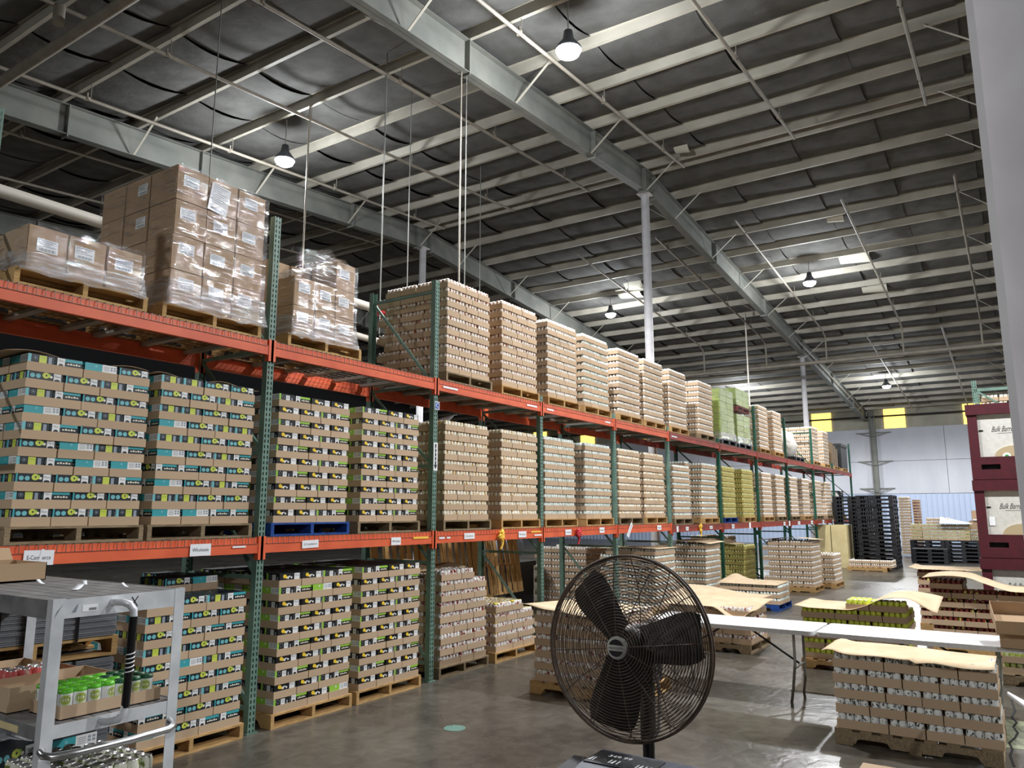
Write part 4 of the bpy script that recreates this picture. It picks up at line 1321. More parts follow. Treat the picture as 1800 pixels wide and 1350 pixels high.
tag(mass_cart.build('hidden_drink_cartons', CS), 'printed drink cartons mostly hidden inside the teal and lime-striped stacks', 'cartons', kind='stuff')

# ------------------------------------------------------------------ shipping boxes on the upper shelf, in stretch film
_bx = {}
def shipping_box(x, y, z, w_, d_, h, label, lab=True, side_lab=False, group='shipping boxes on the upper shelf', mk='boxboard', cat='box'):
    key = (round(w_, 3), round(d_, 3), round(h, 3), mk)
    if key not in _bx:
        mb = MB(); g = .003; b = .006
        mb.box(g, g + b, g, w_ - g, d_ - g - b, h - g).box(g + b, g, g, w_ - g - b, d_ - g, h - g)
        mb.box(w_ / 2 - .03, g - .0004, h - .07, w_ / 2 + .03, g, h - g)
        _bx[key] = mb.mesh('shipping_box', [mk])
    o = obj('shipping_box', _bx[key], None, (x + random.uniform(-.004, .004), y + random.uniform(-.004, .004), z))
    tag(o, label, cat, group)
    if lab: 
        s_ = obj('shipping_label', label_mesh(), o, (w_ * random.uniform(.4, .5), .001, h * random.uniform(.56, .66)))
    if side_lab:
        s_ = obj('shipping_label', label_mesh(), o, (.001, d_ * .3, h * .62), -PI / 2)
    return o
_lm = []
def label_mesh():
    if not _lm:
        mb = MB().box(-.075, -.002, -.05, .075, 0, .05, 0)
        for k in range(4):
            mb.quad((-.065, -.0026, .036 - .014 * k), (.06 - .02 * (k % 3), -.0026, .036 - .014 * k), (.06 - .02 * (k % 3), -.0026, .041 - .014 * k), (-.065, -.0026, .041 - .014 * k), 1)
        for k in range(14):
            a = -.055 + .0085 * k
            mb.quad((a, -.0026, -.042), (a + .003 + .002 * (k % 3), -.0026, -.042), (a + .003 + .002 * (k % 3), -.0026, -.022), (a, -.0026, -.022), 1)
        _lm.append(mb.mesh('shipping_label', ['paper', 'inkgrey']))
    return _lm[0]
zb = ZU
pallet((2.43, FY), 0, ZT + .006, 'pale wooden pallet with green block under the low wrapped boxes', 'wood')
pallet((3.58, FY), 0, ZT + .006, 'pale wooden pallet under the tall wrapped boxes', 'wood')
pallet((4.92, FY), 0, ZT + .006, 'pale wooden pallet with green stripe under the half wrapped boxes', 'wood')
for c in range(3):
    shipping_box(2.50 + c * .295, FY + .02, zb, .293, .4, .35, 'brown labelled box, %s from the cart end, in low wrapped load' % od(c + 1))
for r in (1, 2):
    shipping_box(2.50, FY + .02 + r * .4, zb, .293, .4, .35, 'brown box, %s back along shaded end of low wrapped load' % od(r + 1), False)
bh = .3175
for k in range(4):
    for c in range(3):
        o = shipping_box(3.63 + c * .32, FY + .02, zb + k * bh, .318, .4, bh, 'brown labelled box, %s from the cart end, %s layer up, in tall wrapped load' % (od(c + 1), od(k + 1)))
        if k == 3 and c == 0:
            tb = MB(); put_text(tb, '831', .05, (.045, 0, bh - .035), (1, 0, 0), (0, 0, 1), 0); tb.build('red_marking', 'red_tape', o)
    for r in (1, 2):
        shipping_box(3.63, FY + .02 + r * .4, zb + k * bh, .318, .4, bh, 'brown box, %s back along shaded end, %s layer up, in tall wrapped load' % (od(r + 1), od(k + 1)), False, side_lab=(k >= 2 and r == 1))
occ = [(0, 0), (1, 0), (2, 0), (0, 1), (1, 1), (2, 1), (2, 2)]
for c, k in occ:
    shipping_box(4.98 + c * .284, FY + .02, zb + k * .305, .282, .4, .305, 'brown labelled box, %s from green post, %s layer up, in half wrapped load' % (od(c + 1), od(k + 1)))
for k in range(3):
    shipping_box(4.98, FY + .43, zb + k * .305, .282, .4, .305 if k < 2 else .25, 'brown unlabelled box, %s layer up, at back of half wrapped load' % od(k + 1), False)
shipping_box(5.27, FY + .43, zb + .61, .282, .4, .25, 'brown box standing alone at back on top of half wrapped load', False)
pk = MB().box(-.1, -.002, -.135, .1, 0, .135, 0)
for k in range(9):
    pk.quad((-.08, -.0026, .11 - .02 * k), (.07 - .03 * (k % 3), -.0026, .11 - .02 * k), (.07 - .03 * (k % 3), -.0026, .116 - .02 * k), (-.08, -.0026, .116 - .02 * k), 1)
pk.box(-.07, -.0027, -.12, .05, -.002, -.095, 1)
o = pk.build('packing_list', ['paper', 'inkgrey'], None, (4.06, FY + .013, zb + 3 * bh + .13)); o.rotation_euler = (0, .14, 0)
tag(o, 'large tilted white packing list taped near the top of the tall boxes', 'paper')

def film(label, x0, x1, y0, y1, z0, z1, dense=.3, tail=False):
    t = tag(empty('stretch_wrap', (x0, y0, z0)), label, 'stretch wrap')
    rnd = random.Random(int(x0 * 100))
    def wall(nm, za, zb_, mk, e0, flare):
        per = [(x0, y0), (x1, y0), (x1, y1), (x0, y1)]
        pts = []
        for i in range(4):
            a, b = per[i], per[(i + 1) % 4]
            n = max(6, int(math.hypot(b[0] - a[0], b[1] - a[1]) / .06))
            for k in range(n): pts.append((a[0] + (b[0] - a[0]) * k / n, a[1] + (b[1] - a[1]) * k / n))
        cx, cy = (x0 + x1) / 2, (y0 + y1) / 2
        nz = max(3, int((zb_ - za) / .05)); vs = []; fs = []; N = len(pts)
        for j in range(nz + 1):
            tz = j / nz
            for (x, y) in pts:
                d = math.hypot(x - cx, y - cy)
                e = e0 + rnd.uniform(0, .008) + flare * (1 - tz) ** 2
                zz = za + (zb_ - za) * tz + (rnd.uniform(-.02, .02) if j in (0, nz) else 0)
                vs.append((x + (x - cx) / d * e - x0, y + (y - cy) / d * e - y0, zz - z0))
        for j in range(nz):
            for i in range(N):
                i2 = (i + 1) % N
                fs.append((j * N + i, j * N + i2, (j + 1) * N + i2, (j + 1) * N + i))
        MB().add(vs, fs, 0, True).build(nm, mk, t)
    wall('film', z0 + .03, z1, 'film', .010, 0)
    wall('film_base_layers', z0 - .03, z0 + dense, 'film_dense', .02, .035)
    if tail:
        vs = []; n = 16; fs = []
        for i in range(n + 1):
            for j in range(5):
                a = i / n
                vs.append((-.05 + .75 * a, -.03 + .10 * j + rnd.uniform(-.03, .03), z1 - z0 - .32 + .28 * sm(a * 1.3) + .05 * math.sin(9 * a) + rnd.uniform(-.035, .035) + (.16 if .58 < a < .7 and j < 3 else 0)))
        for i in range(n):
            for j in range(4):
                a = i * 5 + j
                fs.append((a, a + 5, a + 6, a + 1))
        MB().add(vs, fs, 0, True).build('film_tail', 'film_dense', t)
    return t
film('clear stretch film around the low boxes by the first post', 2.49, 3.39, FY + .012, FY + 1.22, zb, zb + .36, .14)
film('shiny clear stretch film around the tall box load', 3.62, 4.60, FY + .012, FY + 1.22, zb, zb + 4 * bh, .22)
film('clear stretch film with loose twisted tail around the half wrapped boxes', 4.97, 5.84, FY + .012, FY + .84, zb, zb + .92, .2, True)

# lime loads under film farther along
MT['limebox'] = mat('lime_box', (144, 162, 78), 0.5, vary=.12)
def lime_load(x, y, wd, z, n, hh, nm):
    for k in range(n):
        for c in range(2):
            shipping_box(x + c * wd / 2, y, z + k * hh, wd / 2, .5, hh, 'lime box, %s of its row, %s layer up, in %s' % (od(c + 1), od(k + 1), nm), False, group='lime boxes under film', mk='limebox')
lime_load(18.25, FY + .03, 1.1, ZU + .015, 8, .155, 'the tall lime load')
lime_load(19.6, FY + .03, 1.15, ZU + .015, 5, .15, 'the shorter lime load')
lime_load(19.6, FY + .03, 1.15, ZU + 1.0, 3, .15, 'the top lime load')
black_pallet((18.2, FY), 0, ZT + .004, 'black plastic pallet under the tall lime load', Wd=1.2)
black_pallet((19.55, FY), 0, ZT + .004, 'black plastic pallet under the shorter lime load')
pallet((19.6, FY), 0, ZU + .84, 'red wooden pallet between the two lime loads', 'wood_red', parts=False)
film('glossy film around the tall lime load', 18.24, 19.36, FY + .02, FY + .55, ZU + .02, ZU + 1.27, .15)
film('glossy film around the stacked lime loads', 19.59, 20.76, FY + .02, FY + .55, ZU + .02, ZU + 1.46, .15)

# ------------------------------------------------------------------ the aluminium stock cart
CX0, CX1, CY0, CY1, CT = 1.83, 2.49, 3.70, 5.25, 1.552
cart = tag(empty('stock_cart', (0, 0, 0)), 'scuffed aluminium stock cart with black taped handle beside the rack', 'cart')
for x, y in ((CX0, CY0), (CX1 - .055, CY0), (CX0, CY1 - .03), (CX1 - .055, CY1 - .03)):
    p = MB().box(x, y - .004, .1, x + .055, y, CT + .003).box(x if x == CX0 else x + .05, y, .1, (x if x == CX0 else x + .05) + .005, y + .045, CT + .003)
    p.build('post', 'alu', cart)
for z0, z1 in ((1.465, 1.55), (.945, 1.003), (.57, .62)):
    MB().box(CX0 + .055, CY0 - .002, z0, CX1 - .055, CY0 + .004, z1).build('end_rail', 'alu', cart)
    MB().box(CX0, CY0 + .045, z0, CX0 + .006, CY1, z1).build('side_rail', 'alu_dark', cart)
    MB().box(CX1 - .006, CY0 + .045, z0, CX1, CY1, z1).build('side_rail', 'alu_dark', cart)
    n = 8; wv = (CX1 - CX0 - .016) / n
    for k in range(n):
        MB().box(CX0 + .008 + k * wv, CY0 + .006, z1 - .012, CX0 + .008 + (k + 1) * wv - .008, CY1, z1 - .001).build('shelf_slat', 'alu_dark', cart)
hp = [(2.108, CY0 - .003, 1.518), (2.125, 3.65, 1.52), (2.15, 3.625, 1.508), (2.17, 3.62, 1.48), (2.173, 3.62, 1.44), (2.17, 3.62, 1.27), (2.165, 3.62, 1.05), (2.16, 3.622, 1.01), (2.14, 3.63, .985), (2.115, 3.655, .978), (2.1, CY0 - .003, .978)]
MB().tube(hp, .0175, 10).build('upright_handle', 'alu', cart)
MB().tube([(2.173, 3.62, 1.45), (2.17, 3.62, 1.27), (2.166, 3.62, 1.035)], .0192, 10).build('grip_tape', 'black', cart)
wt = MB()
for k in range(5):
    wt.tube([(2.170 + .0196 * math.cos(a), 3.62 + .0196 * math.sin(a), 1.20 + .02 * k + .004 * math.cos(a)) for a in [PI * q / 6 - PI for q in range(0, 9)]], .0028, 5)
wt.build('white_tape_wrap', 'paper', cart)
MB().tube([(1.84, CY0, .905), (1.83, 3.655, .90), (1.85, 3.625, .892), (1.95, 3.61, .888), (2.2, 3.605, .886), (2.4, 3.62, .886), (2.44, 3.64, .895), (2.455, CY0, .905)], .018, 10).build('push_bar', 'chrome', cart)
MB().box(1.965, CY0 - .004, 1.487, 2.035, CY0 - .002, 1.517).build('paper_label', 'paper', cart)
bl = MB()
for k in range(12): bl.box(1.995 + .003 * k, CY0 - .0046, 1.491, 1.9965 + .003 * k, CY0 - .004, 1.503)
bl.build('bar_marks', 'ink', cart)
xm = MB().bar((2.2, CY0 - .003, 1.485), (2.235, CY0 - .003, 1.535), .002, .004).bar((2.235, CY0 - .003, 1.487), (2.203, CY0 - .003, 1.533), .002, .004)
xm.build('marker_cross', 'ink', cart)
for pts_ in (((1.92, 1.49), (1.945, 1.53), (1.935, 1.49)), ((1.84, 1.47), (1.875, 1.53), (1.85, 1.50))):
    MB().add([(x, CY0 - .0052, z) for x, z in pts_], [(0, 1, 2)]).build('scuff_mark', 'inkgrey', cart)
MB().box(CX0 - .002, 3.9, .955, CX0, 4.2, .985).build('faded_tape', 'ply', cart)
for x, y in ((CX0 + .05, CY0 + .1), (CX1 - .09, CY0 + .1), (CX0 + .05, CY1 - .1), (CX1 - .09, CY1 - .1)):
    MB().lathe([(0, -.02), (.05, -.02), (.05, .02), (0, .02)], 14).build('caster', 'black', cart, (x, y, .05)).rotation_euler = (0, PI / 2, 0)
sc = [(1.99, 4.95, .07, .03), (2.1, 5.05, .09, .04), (2.12, 4.05, .10, .035), (2.3, 4.3, .04, .02), (2.2, 4.55, .06, .02), (2.36, 4.0, .03, .02)]
for i, (x, y, a, b) in enumerate(sc):
    sheet(['curled white paper scrap at the far end of the cart top', 'wide white paper scrap at the far end of the cart top', 'long white paper scrap on the front of the cart top', 'tiny white scrap on the cart top by the far rail',
           'narrow white scrap mid cart top', 'tiny white scrap at the cart top corner'][i], (x, y), .4 * i, a, b, lambda p, q: CT + .004 + .02 * p * p, m='paper', nx=4, ny=2, thick=.001, name='paper_scrap')

def simple_tray(x, y, z, w_, d_, h, label, rz=0, m='cardboard', name='open_tray', cat='tray'):
    t = .004
    mb = MB().box(0, 0, 0, w_, d_, t).box(0, 0, 0, w_, t, h).box(0, d_ - t, 0, w_, d_, h).box(0, t, 0, t, d_ - t, h).box(w_ - t, t, 0, w_, d_ - t, h)
    return tag(mb.build(name, m, None, (x, y, z), rz), label, cat)
MZ = 1.003
simple_tray(1.94, 3.76, MZ, .492, .285, .06, 'brown tray of green-topped lime cans on the cart')
def fruit_can(slice_ang):
    mb = MB().lathe(BODY, 16, [0, 0, 0, 1, 1, 1, 1])
    R = .0314
    def P(a, z, e=0): return ((R + e) * math.cos(a), (R + e) * math.sin(a), z)
    for a0 in (slice_ang, slice_ang + PI):
        for r, m, e in ((.026, 2, .0002), (.0235, 3, .0005), (.021, 4, .0008)):
            n = 16; zc = .079
            mb.add([P(a0, zc, e)] + [P(a0 + r / R * math.cos(2 * PI * k / n), zc + r * math.sin(2 * PI * k / n), e) for k in range(n)], [(0, 1 + k, 1 + (k + 1) % n) for k in range(n)], m)
        for k in range(4):
            th_ = PI * k / 4
            pa = [(a0 + q * .021 / R * math.cos(th_), .079 + q * .021 * math.sin(th_)) for q in (-1, -.33, .33, 1)]
            for (aa, za), (ab, zb_) in zip(pa, pa[1:]):
                mb.bar(P(aa, za, .0012), P(ab, zb_, .0012), .0012, .0006, 3)
        for k in range(5):
            a1 = a0 + 1.25
            z = .095 - .008 * k
            mb.add([P(a1 + q * .1 - .2, z, .0004) for q in range(5)] + [P(a1 + q * .1 - .2, z + .0025, .0004) for q in range(5)], [(q, q + 1, q + 6, q + 5) for q in range(4)], 5)
    return mb.mesh('drink_can', ['can_white', 'silver_lid', 'grass', 'can_white', 'limeflesh', 'inkgrey'])
fcm = fruit_can(-PI / 2)
for i in range(7):
    for j in range(4):
        o = obj('drink_can', fcm, None, (1.977 + i * .0665, 3.803 + j * .0665, MZ + .004), random.uniform(-1.2, 1.2) if j == 0 else random.uniform(0, 6))
        dark = i >= 4 + (j % 2)
        tag(o, 'lime can under %s carrier, %s from cart post, %s row back on cart' % ('dark green' if dark else 'green', od(i + 1), od(j + 1)), 'can', 'lime cans on the cart')
        obj('can_carrier', get_cap('darkcarrier' if dark else 'limecarrier'), o, (0, 0, .0))
simple_tray(1.86, 4.09, MZ, .5, .27, .115, 'empty deep brown tray behind the green-topped cans on cart')
simple_tray(1.87, 4.42, MZ, .52, .29, .09, 'brown tray holding pink cans farther back on the cart')
pink = can_mesh(MT['can_pink'])
for i in range(4):
    for j in range(2):
        tag(obj('drink_can', pink, None, (2.05 + i * .067, 4.50 + j * .067, MZ + .004), random.uniform(0, 6)), 'pink can, %s from the cart post, %s row of the pink cans on cart' % (od(i + 1), od(j + 1)), 'can', 'pink cans on the cart')
simple_tray(1.86, 4.78, MZ, .52, .3, .08, 'brown tray of yellow-topped cans at the back end of the cart')
for i in range(3):
    for j in range(2):
        o = obj('drink_can', can_mesh(MT['can_white']) if False else fcm, None, (1.96 + i * .067, 4.86 + j * .067, MZ + .004), random.uniform(0, 6))
        tag(o, 'white can under yellow carrier, %s from the cart post, %s row, on cart' % (od(i + 1), od(j + 1)), 'can', 'yellow-topped cans on the cart')
        obj('can_carrier', get_cap('yelcarrier'), o)
herb = can_mesh(MT['can_herb'], seg=16)
for i in range(7):
    for j in range(8):
        if j == 7 and i > 4: continue
        tag(obj('drink_can', herb, None, (1.99 + i * .0685 + random.uniform(-.003, .003), 3.79 + j * .0685, .62), random.uniform(0, 6)),
            'silver-topped herb can, %s from the cart post, %s row back, bottom cart shelf' % (od(i + 1), od(j + 1)), 'can', 'silver-topped cans on the bottom cart shelf')
o = obj('drink_carton', _cart['teal'], None, (2.05, 4.52, .622), .3); tag(o, 'teal-edged carton behind the silver cans on bottom cart shelf', 'carton')
o = obj('drink_carton', _cart['teal'], None, (2.36, 4.5, .622), PI); tag(o, 'teal and white carton behind the silver cans on bottom cart shelf', 'carton')
ob = MB()
bx, by, bz_ = 1.72, 4.80, CT + .004
ob.box(bx, by, bz_, bx + .6, by + .4, bz_ + .005).box(bx, by, bz_, bx + .6, by + .004, bz_ + .10).box(bx, by + .396, bz_, bx + .6, by + .4, bz_ + .1).box(bx, by, bz_, bx + .004, by + .4, bz_ + .1).box(bx + .596, by, bz_, bx + .6, by + .4, bz_ + .1)
ob.bar((bx + .3, by + .4, bz_ + .1), (bx + .3, by + .46, bz_ + .17), .58, .004)
tag(ob.build('open_box', 'boxboard'), 'open brown box with raised flap on the cart top', 'box')

# ------------------------------------------------------------------ pedestal fan
FC = Vector((3.075, 1.432, 1.388))
fan = tag(empty('pedestal_fan', (FC.x, FC.y, 0)), 'large rusty caged pedestal fan with round silver badge', 'fan')
hd = bpy.data.objects.new('fan_head', None)
nrmv = Vector((-1, .03, .07)).normalized()
up = Vector((0, 0, 1)); ax = up.cross(nrmv).normalized(); ay = nrmv.cross(ax)
Mh = Matrix((ax, ay, nrmv)).transposed().to_4x4(); Mh.translation = Vector((0, 0, FC.z))
RAD = .371
def guard_z(r): # front dome
    t = r / RAD
    return .115 - .055 * t ** 2.2 if t < .93 else .115 - .055 * .93 ** 2.2 - (t - .93) / .07 * .06
def fpart(mb, name, mats):
    o = mb.build(name, mats, fan)
    o.matrix_local = Mh
    return o
fg = MB()
for k in range(28):
    r = .046 + (RAD - .046) * k / 27
    fg.tube([(r * math.cos(2 * PI * q / 56), r * math.sin(2 * PI * q / 56), guard_z(r)) for q in range(56)], .0020, 5, closed=True)
for k in range(12):
    a = 2 * PI * k / 12 + .13
    fg.tube([((.044 + (RAD - .044) * q / 12) * math.cos(a), (.044 + (RAD - .044) * q / 12) * math.sin(a), guard_z(.044 + (RAD - .044) * q / 12) - .003) for q in range(13)], .0022, 5)
fpart(fg, 'front_guard', 'fan_wire')
bg = MB()
for k in range(22):
    r = .1 + (RAD - .1) * k / 21
    z = -.11 + .11 * (r / RAD) ** 3
    bg.tube([(r * math.cos(2 * PI * q / 48), r * math.sin(2 * PI * q / 48), z) for q in range(48)], .0019, 4, closed=True)
for k in range(12):
    a = 2 * PI * k / 12
    bg.tube([((.08 + (RAD - .08) * q / 8) * math.cos(a), (.08 + (RAD - .08) * q / 8) * math.sin(a), -.108 + .11 * ((.08 + (RAD - .08) * q / 8) / RAD) ** 3) for q in range(9)], .0022, 5)
fpart(bg, 'rear_guard', 'fan_wire')
rg = MB()
for zz in (.005, .03):
    rg.tube([(RAD * math.cos(2 * PI * q / 64), RAD * math.sin(2 * PI * q / 64), zz) for q in range(64)], .006, 6, closed=True)
fpart(rg, 'guard_rim', 'fan_wire')
for a0 in (math.radians(131), math.radians(12), math.radians(256)):
    # angle measured in the fan's face plane as seen from the front (ax points to the viewer's right-hand)
    b = MB(); vs = []; fs = []; n = 8; m_ = 6
    for t_ in (0, -.003):
        for i in range(n + 1):
            r = .06 + (.335 - .06) * i / n
            half = (.074 + .028 * sm(i / n * 1.3)) * (1 if i < n - 1 else (.96 if i == n - 1 else .8))
            for j in range(m_ + 1):
                q = (j / m_ - .5) * 2
                vs.append((r, q * half, .012 - .03 * q * (1 - .25 * i / n) + t_ + .012 * (1 - q * q)))
    N1 = (n + 1) * (m_ + 1)
    for i in range(n):
        for j in range(m_):
            a = i * (m_ + 1) + j
            fs += [(a, a + m_ + 1, a + m_ + 2, a + 1), tuple(N1 + k for k in (a, a + 1, a + m_ + 2, a + m_ + 1))]
    ca, sa = math.cos(a0), math.sin(a0)
    b.add([(x * ca - y * sa, x * sa + y * ca, z) for x, y, z in vs], fs, 0, True)
    fpart(b, 'blade', 'fan_blade')
fpart(MB().lathe([(0, -.03), (.075, -.03), (.075, .03), (.05, .05), (0, .05)], 20), 'hub', 'fan_blade')
bd = MB().lathe([(.046, .108), (.046, .116), (.04, .123), (0, .125)], 32, 0)
bp_ = fpart(bd, 'badge', ['binwhite'])
bk = MB()
for sgn in (1, -1):
    pts_ = [(.034 * math.cos(a), sgn * .034 * math.sin(a), .1262) for a in [math.radians(20) + math.radians(140) * q / 12 for q in range(13)]]
    bk.add(pts_, [tuple(range(13))])
put_text(bk, 'HEAVY-DUTY', .013, (0, -.001, .127), (1, 0, 0), (0, 1, 0), 0, width=.064)
fpart(bk, 'badge_print', 'ink')
fpart(MB().lathe([(0, -.30), (.06, -.30), (.085, -.28), (.085, -.12), (.06, -.1), (0, -.1)], 20), 'motor', 'fan_blade')
px_, py_ = .17, 0.0
MB().tube([(px_, py_, .0), (px_, py_, 1.02)], .026, 12).build('pole', 'black', fan)
MB().tube([(px_, py_, .98), (px_, py_, 1.28)], .034, 12).build('neck', 'fan_blade', fan)
MB().box(px_ - .05, py_ - .05, 1.22, px_ + .05, py_ + .05, 1.33).build('yoke', 'fan_blade', fan)
MB().lathe([(.3, 0), (.3, .03), (.05, .05), (0, .05)], 28, c=(px_, py_, 0)).build('base', 'black', fan)
MB().tube([(px_ - .05, -.06, 1.30), (px_ - .07, -.085, 1.2), (px_ - .05, -.075, 1.12), (px_ - .03, -.06, 1.03), (px_ - .02, -.03, .98)], .008, 8).build('motor_cable', 'chrome', fan)

# ------------------------------------------------------------------ air cooler in front of the fan
ac = tag(empty('air_cooler', (2.2, .95, 0)), 'dark grey plastic air cooler top with control strip in front of fan', 'air cooler')
prof = [(0, .05), (.45, .05), (.45, 1.075), (.43, 1.1), (.26, 1.1), (.1, 1.065), (.02, 1.04), (0, 1.0)]
MB().prism(prof, 'y', 0, .39).build('body', 'plastic_grey', ac)
MB().prism([(0, .05), (.42, .05), (.42, 1.06), (.36, 1.085), (.2, 1.07), (.05, 1.02), (0, .95)], 'y', .39, .47).build('side_moulding', 'rubber', ac)
cp = MB().add([(.27, .14, 1.104), (.405, .14, 1.104), (.405, .385, 1.104), (.27, .385, 1.104), (.27, .14, 1.098), (.405, .14, 1.098), (.405, .385, 1.098), (.27, .385, 1.098)], [(0, 1, 2, 3), (0, 4, 5, 1), (1, 5, 6, 2), (2, 6, 7, 3), (3, 7, 4, 0)])
cp.build('control_strip', 'plastic_black', ac)
ic = MB()
sl_ = Vector((1, 0, 0))
for k, q in enumerate((.37, .36, .30, .285, .27, .20, .185, .17, .155)):
    o_ = Vector((.31, q, 1.1046))
    ic.quad(o_ - sl_ * .018, o_ - sl_ * .018 + Vector((0, .004 + .006 * (k % 3 == 0), 0)), o_ + sl_ * .018 + Vector((0, .004, 0)), o_ + sl_ * .018)
put_text(ic, '349 99', .032, (.365, .29, 1.1046), (0, -1, 0), (1, 0, 0), 0)
ic.build('white_icons', 'paper', ac)
for x, y in ((.05, .05), (.4, .05), (.05, .4), (.4, .4)):
    MB().lathe([(0, 0), (.03, 0), (.03, .05), (0, .05)], 10, c=(x, y, 0)).build('caster', 'black', ac)
# tall carton with a white bag at the picture's edge
tall = MB().box(3.34, .44, 0, 3.5, .62, .955).bar((3.34, .53, .955), (3.30, .53, .985), .17, .004)
tag(tall.build('tall_carton', 'boxboard'), 'tall brown carton with open flap before the white can pallet', 'box')

# ------------------------------------------------------------------ folding tables
def table(y0, y1, label, legs):
    t = tag(empty('folding_table', (8.42, y0, 0)), label, 'table', 'white folding tables')
    W_, L_, r = .76, y1 - y0, .05
    poly = []
    for cx, cy, a0 in ((W_ - r, r, -90), (W_ - r, L_ - r, 0), (r, L_ - r, 90), (r, r, 180)):
        for k in range(5):
            a = math.radians(a0 + 22.5 * k); poly.append((cx + r * math.cos(a), cy + r * math.sin(a)))
    MB().prism(poly, 'z', .697, .74).build('tabletop', 'white', t)
    for ly, dirn in legs:
        y = ly - y0
        for x in (.13, .66):
            MB().tube([(x, y + .04 * dirn, 0), (x, y + .015 * dirn, .15), (x + (.06 if x < .3 else -.06), y, .38), (x + (.06 if x < .3 else -.06), y, .69)], .0145, 8).build('leg', 'galv', t)
        MB().tube([(.19, y, .33), (.60, y, .33)], .011, 8).build('leg_crossbar', 'galv', t)
        MB().tube([(.38, y, .35), (.38, y - .55 * dirn * -1, .69)], .011, 8).build('leg_brace', 'black', t)
    return t
table(1.88, 3.71, 'white folding table nearer the rack, ending beside the fan', [(2.12, 1), (3.45, -1)])
table(.02, 1.85, 'white folding table under the open brown boxes, away from rack', [(1.58, -1), (.3, 1)])
simple_tray(8.36, -.18, .742, .5, .44, .13, 'brown box bottom on the end of the table', m='boxboard', name='open_box', cat='box')
o = simple_tray(8.3, -.22, .875, .55, .5, .12, 'open brown tray tilted on top of the box on table', m='boxboard', name='open_box', cat='box'); o.rotation_euler = (0, -.22, .1)
ws = tag(empty('metal_stand', (5.6, 0, 0)), 'grey metal stand with pointed white top at the column foot', 'stand')
MB().prism([(.71, .18), (.67, .185), (.1, .03), (.1, -.3), (.25, -.3), (.3, .02)], 'z', .745, .76).build('top', 'white', ws)
MB().box(.2, -.05, 0, .24, -.01, .745).build('leg', 'galv', ws)
MB().box(.2, -.28, 0, .24, -.24, .745).build('leg', 'galv', ws)

# ------------------------------------------------------------------ stacked bulk bins
def bulk_bin(k):
    hgt = 1.23
    t = tag(empty('bulk_bin', (14.5, .6, k * hgt)), ['maroon and white bulk bin at the bottom of its stack', 'maroon and white bulk bin in the middle with hanging paper tag', 'maroon and white bulk bin on top with green leaf sticker'][k], 'bin', 'stacked bulk bins')
    # local: x inward (0..1.2), y from 0 to -1.2
    fr = MB()
    fr.box(-.02, 0, .0, .10, -1.2, .16).box(-.02, 0, .16, .1, -.14, .24).box(-.02, -.40, .16, .1, -.8, .24).box(-.02, -1.06, .16, .1, -1.2, .24).box(-.02, 0, .24, .1, -1.2, .36)
    fr.box(.1, 0, 0, 1.2, -.08, .3).box(.1, -1.12, 0, 1.2, -1.2, .3)
    fr.build('base_frame', 'maroon', t)
    MB().box(.12, -.08, .03, 1.15, -1.12, .34).build('slot_shade_block', 'rubber', t)  # dark block added inside the base so the fork slots look shaded
    for y in (0, -1.06):
        MB().box(0, y, .36, .14, y - .14, 1.05).build('corner_post', 'maroon', t)
    MB().box(1.06, 0, .3, 1.2, -.14, 1.05).build('corner_post', 'maroon', t)
    MB().box(-.03, .015, 1.05, 1.2, -1.215, 1.22).build('top_rim', 'maroon', t)
    MB().box(.04, -.14, .36, .07, -1.06, 1.05).build('door', 'binwhite', t)
    MB().box(.14, -.02, .3, 1.06, -.05, 1.05).build('side_panel', 'binwhite', t)
    arc = [(-.6 + .26 * math.cos(a), .36 + .17 * math.sin(a)) for a in [PI * q / 14 for q in range(15)]]
    MB().prism([(p[0], p[1]) for p in arc], 'x', .0, .05).build('spout_cover', 'beige', t)
    tb = MB(); put_text(tb, 'Bulk Barrel', .125, (.038, -.485, .80), (0, -1, 0), (0, 0, 1), 0, shear=.3, width=.30)
    tb.box(.0375, -.40, .735, .0385, -.60, .739)
    tb.build('lettering', 'ink', t)
    if k == 2:
        MB().lathe([(0, 0), (.06, 0), (.06, .004), (0, .004)], 12).build('sticker', 'paper', t, (-.006, -.5, .36)).rotation_euler = (0, -PI / 2, 0)
        MB().lathe([(0, 0), (.03, 0), (.03, .004), (0, .004)], 8).build('leaf_mark', 'green_leaf', t, (-.012, -.5, .36)).rotation_euler = (0, -PI / 2, 0)
    if k == 1:
        MB().box(.03, -.17, .5, .035, -.25, .64).build('hanging_tag', 'paper', t)
    MB().box(.03, -.15, .78, .036, -.21, .8).build('latch', 'black', t)
for k in range(3): bulk_bin(k)
rf = tag(empty('pallet_rack', (16.0, .5, 0)), 'green rack end post rising behind the bulk bins', 'pallet rack')
obj('post', post_mesh(4.3, 'green'), rf, (0, 0, 0), -PI / 2)
MB().bar((.02, 0, 4.12), (.02, -1.1, 4.12), .04, .05).build('cross_brace', 'green', rf)
MB().bar((.02, -.04, 4.1), (.02, -.8, 3.5), .03, .03).build('diagonal_brace', 'green', rf)
MB().box(-.05, -.04, 2.28, .0, -1.2, 2.4).build('beam', 'orange', rf)
MB().box(1.1, -.04, 2.28, 1.15, -1.2, 2.4).build('beam', 'orange', rf)
obj('post', post_mesh(4.3, 'green'), rf, (0, -1.25, 0), -PI / 2)
obj('post', post_mesh(4.3, 'green'), rf, (1.1, 0, 0), -PI / 2)
obj('post', post_mesh(4.3, 'green'), rf, (1.1, -1.25, 0), -PI / 2)
pallet((15.98, .47), R90, 2.41, 'wooden pallet under the can stack above the bins', parts=False)

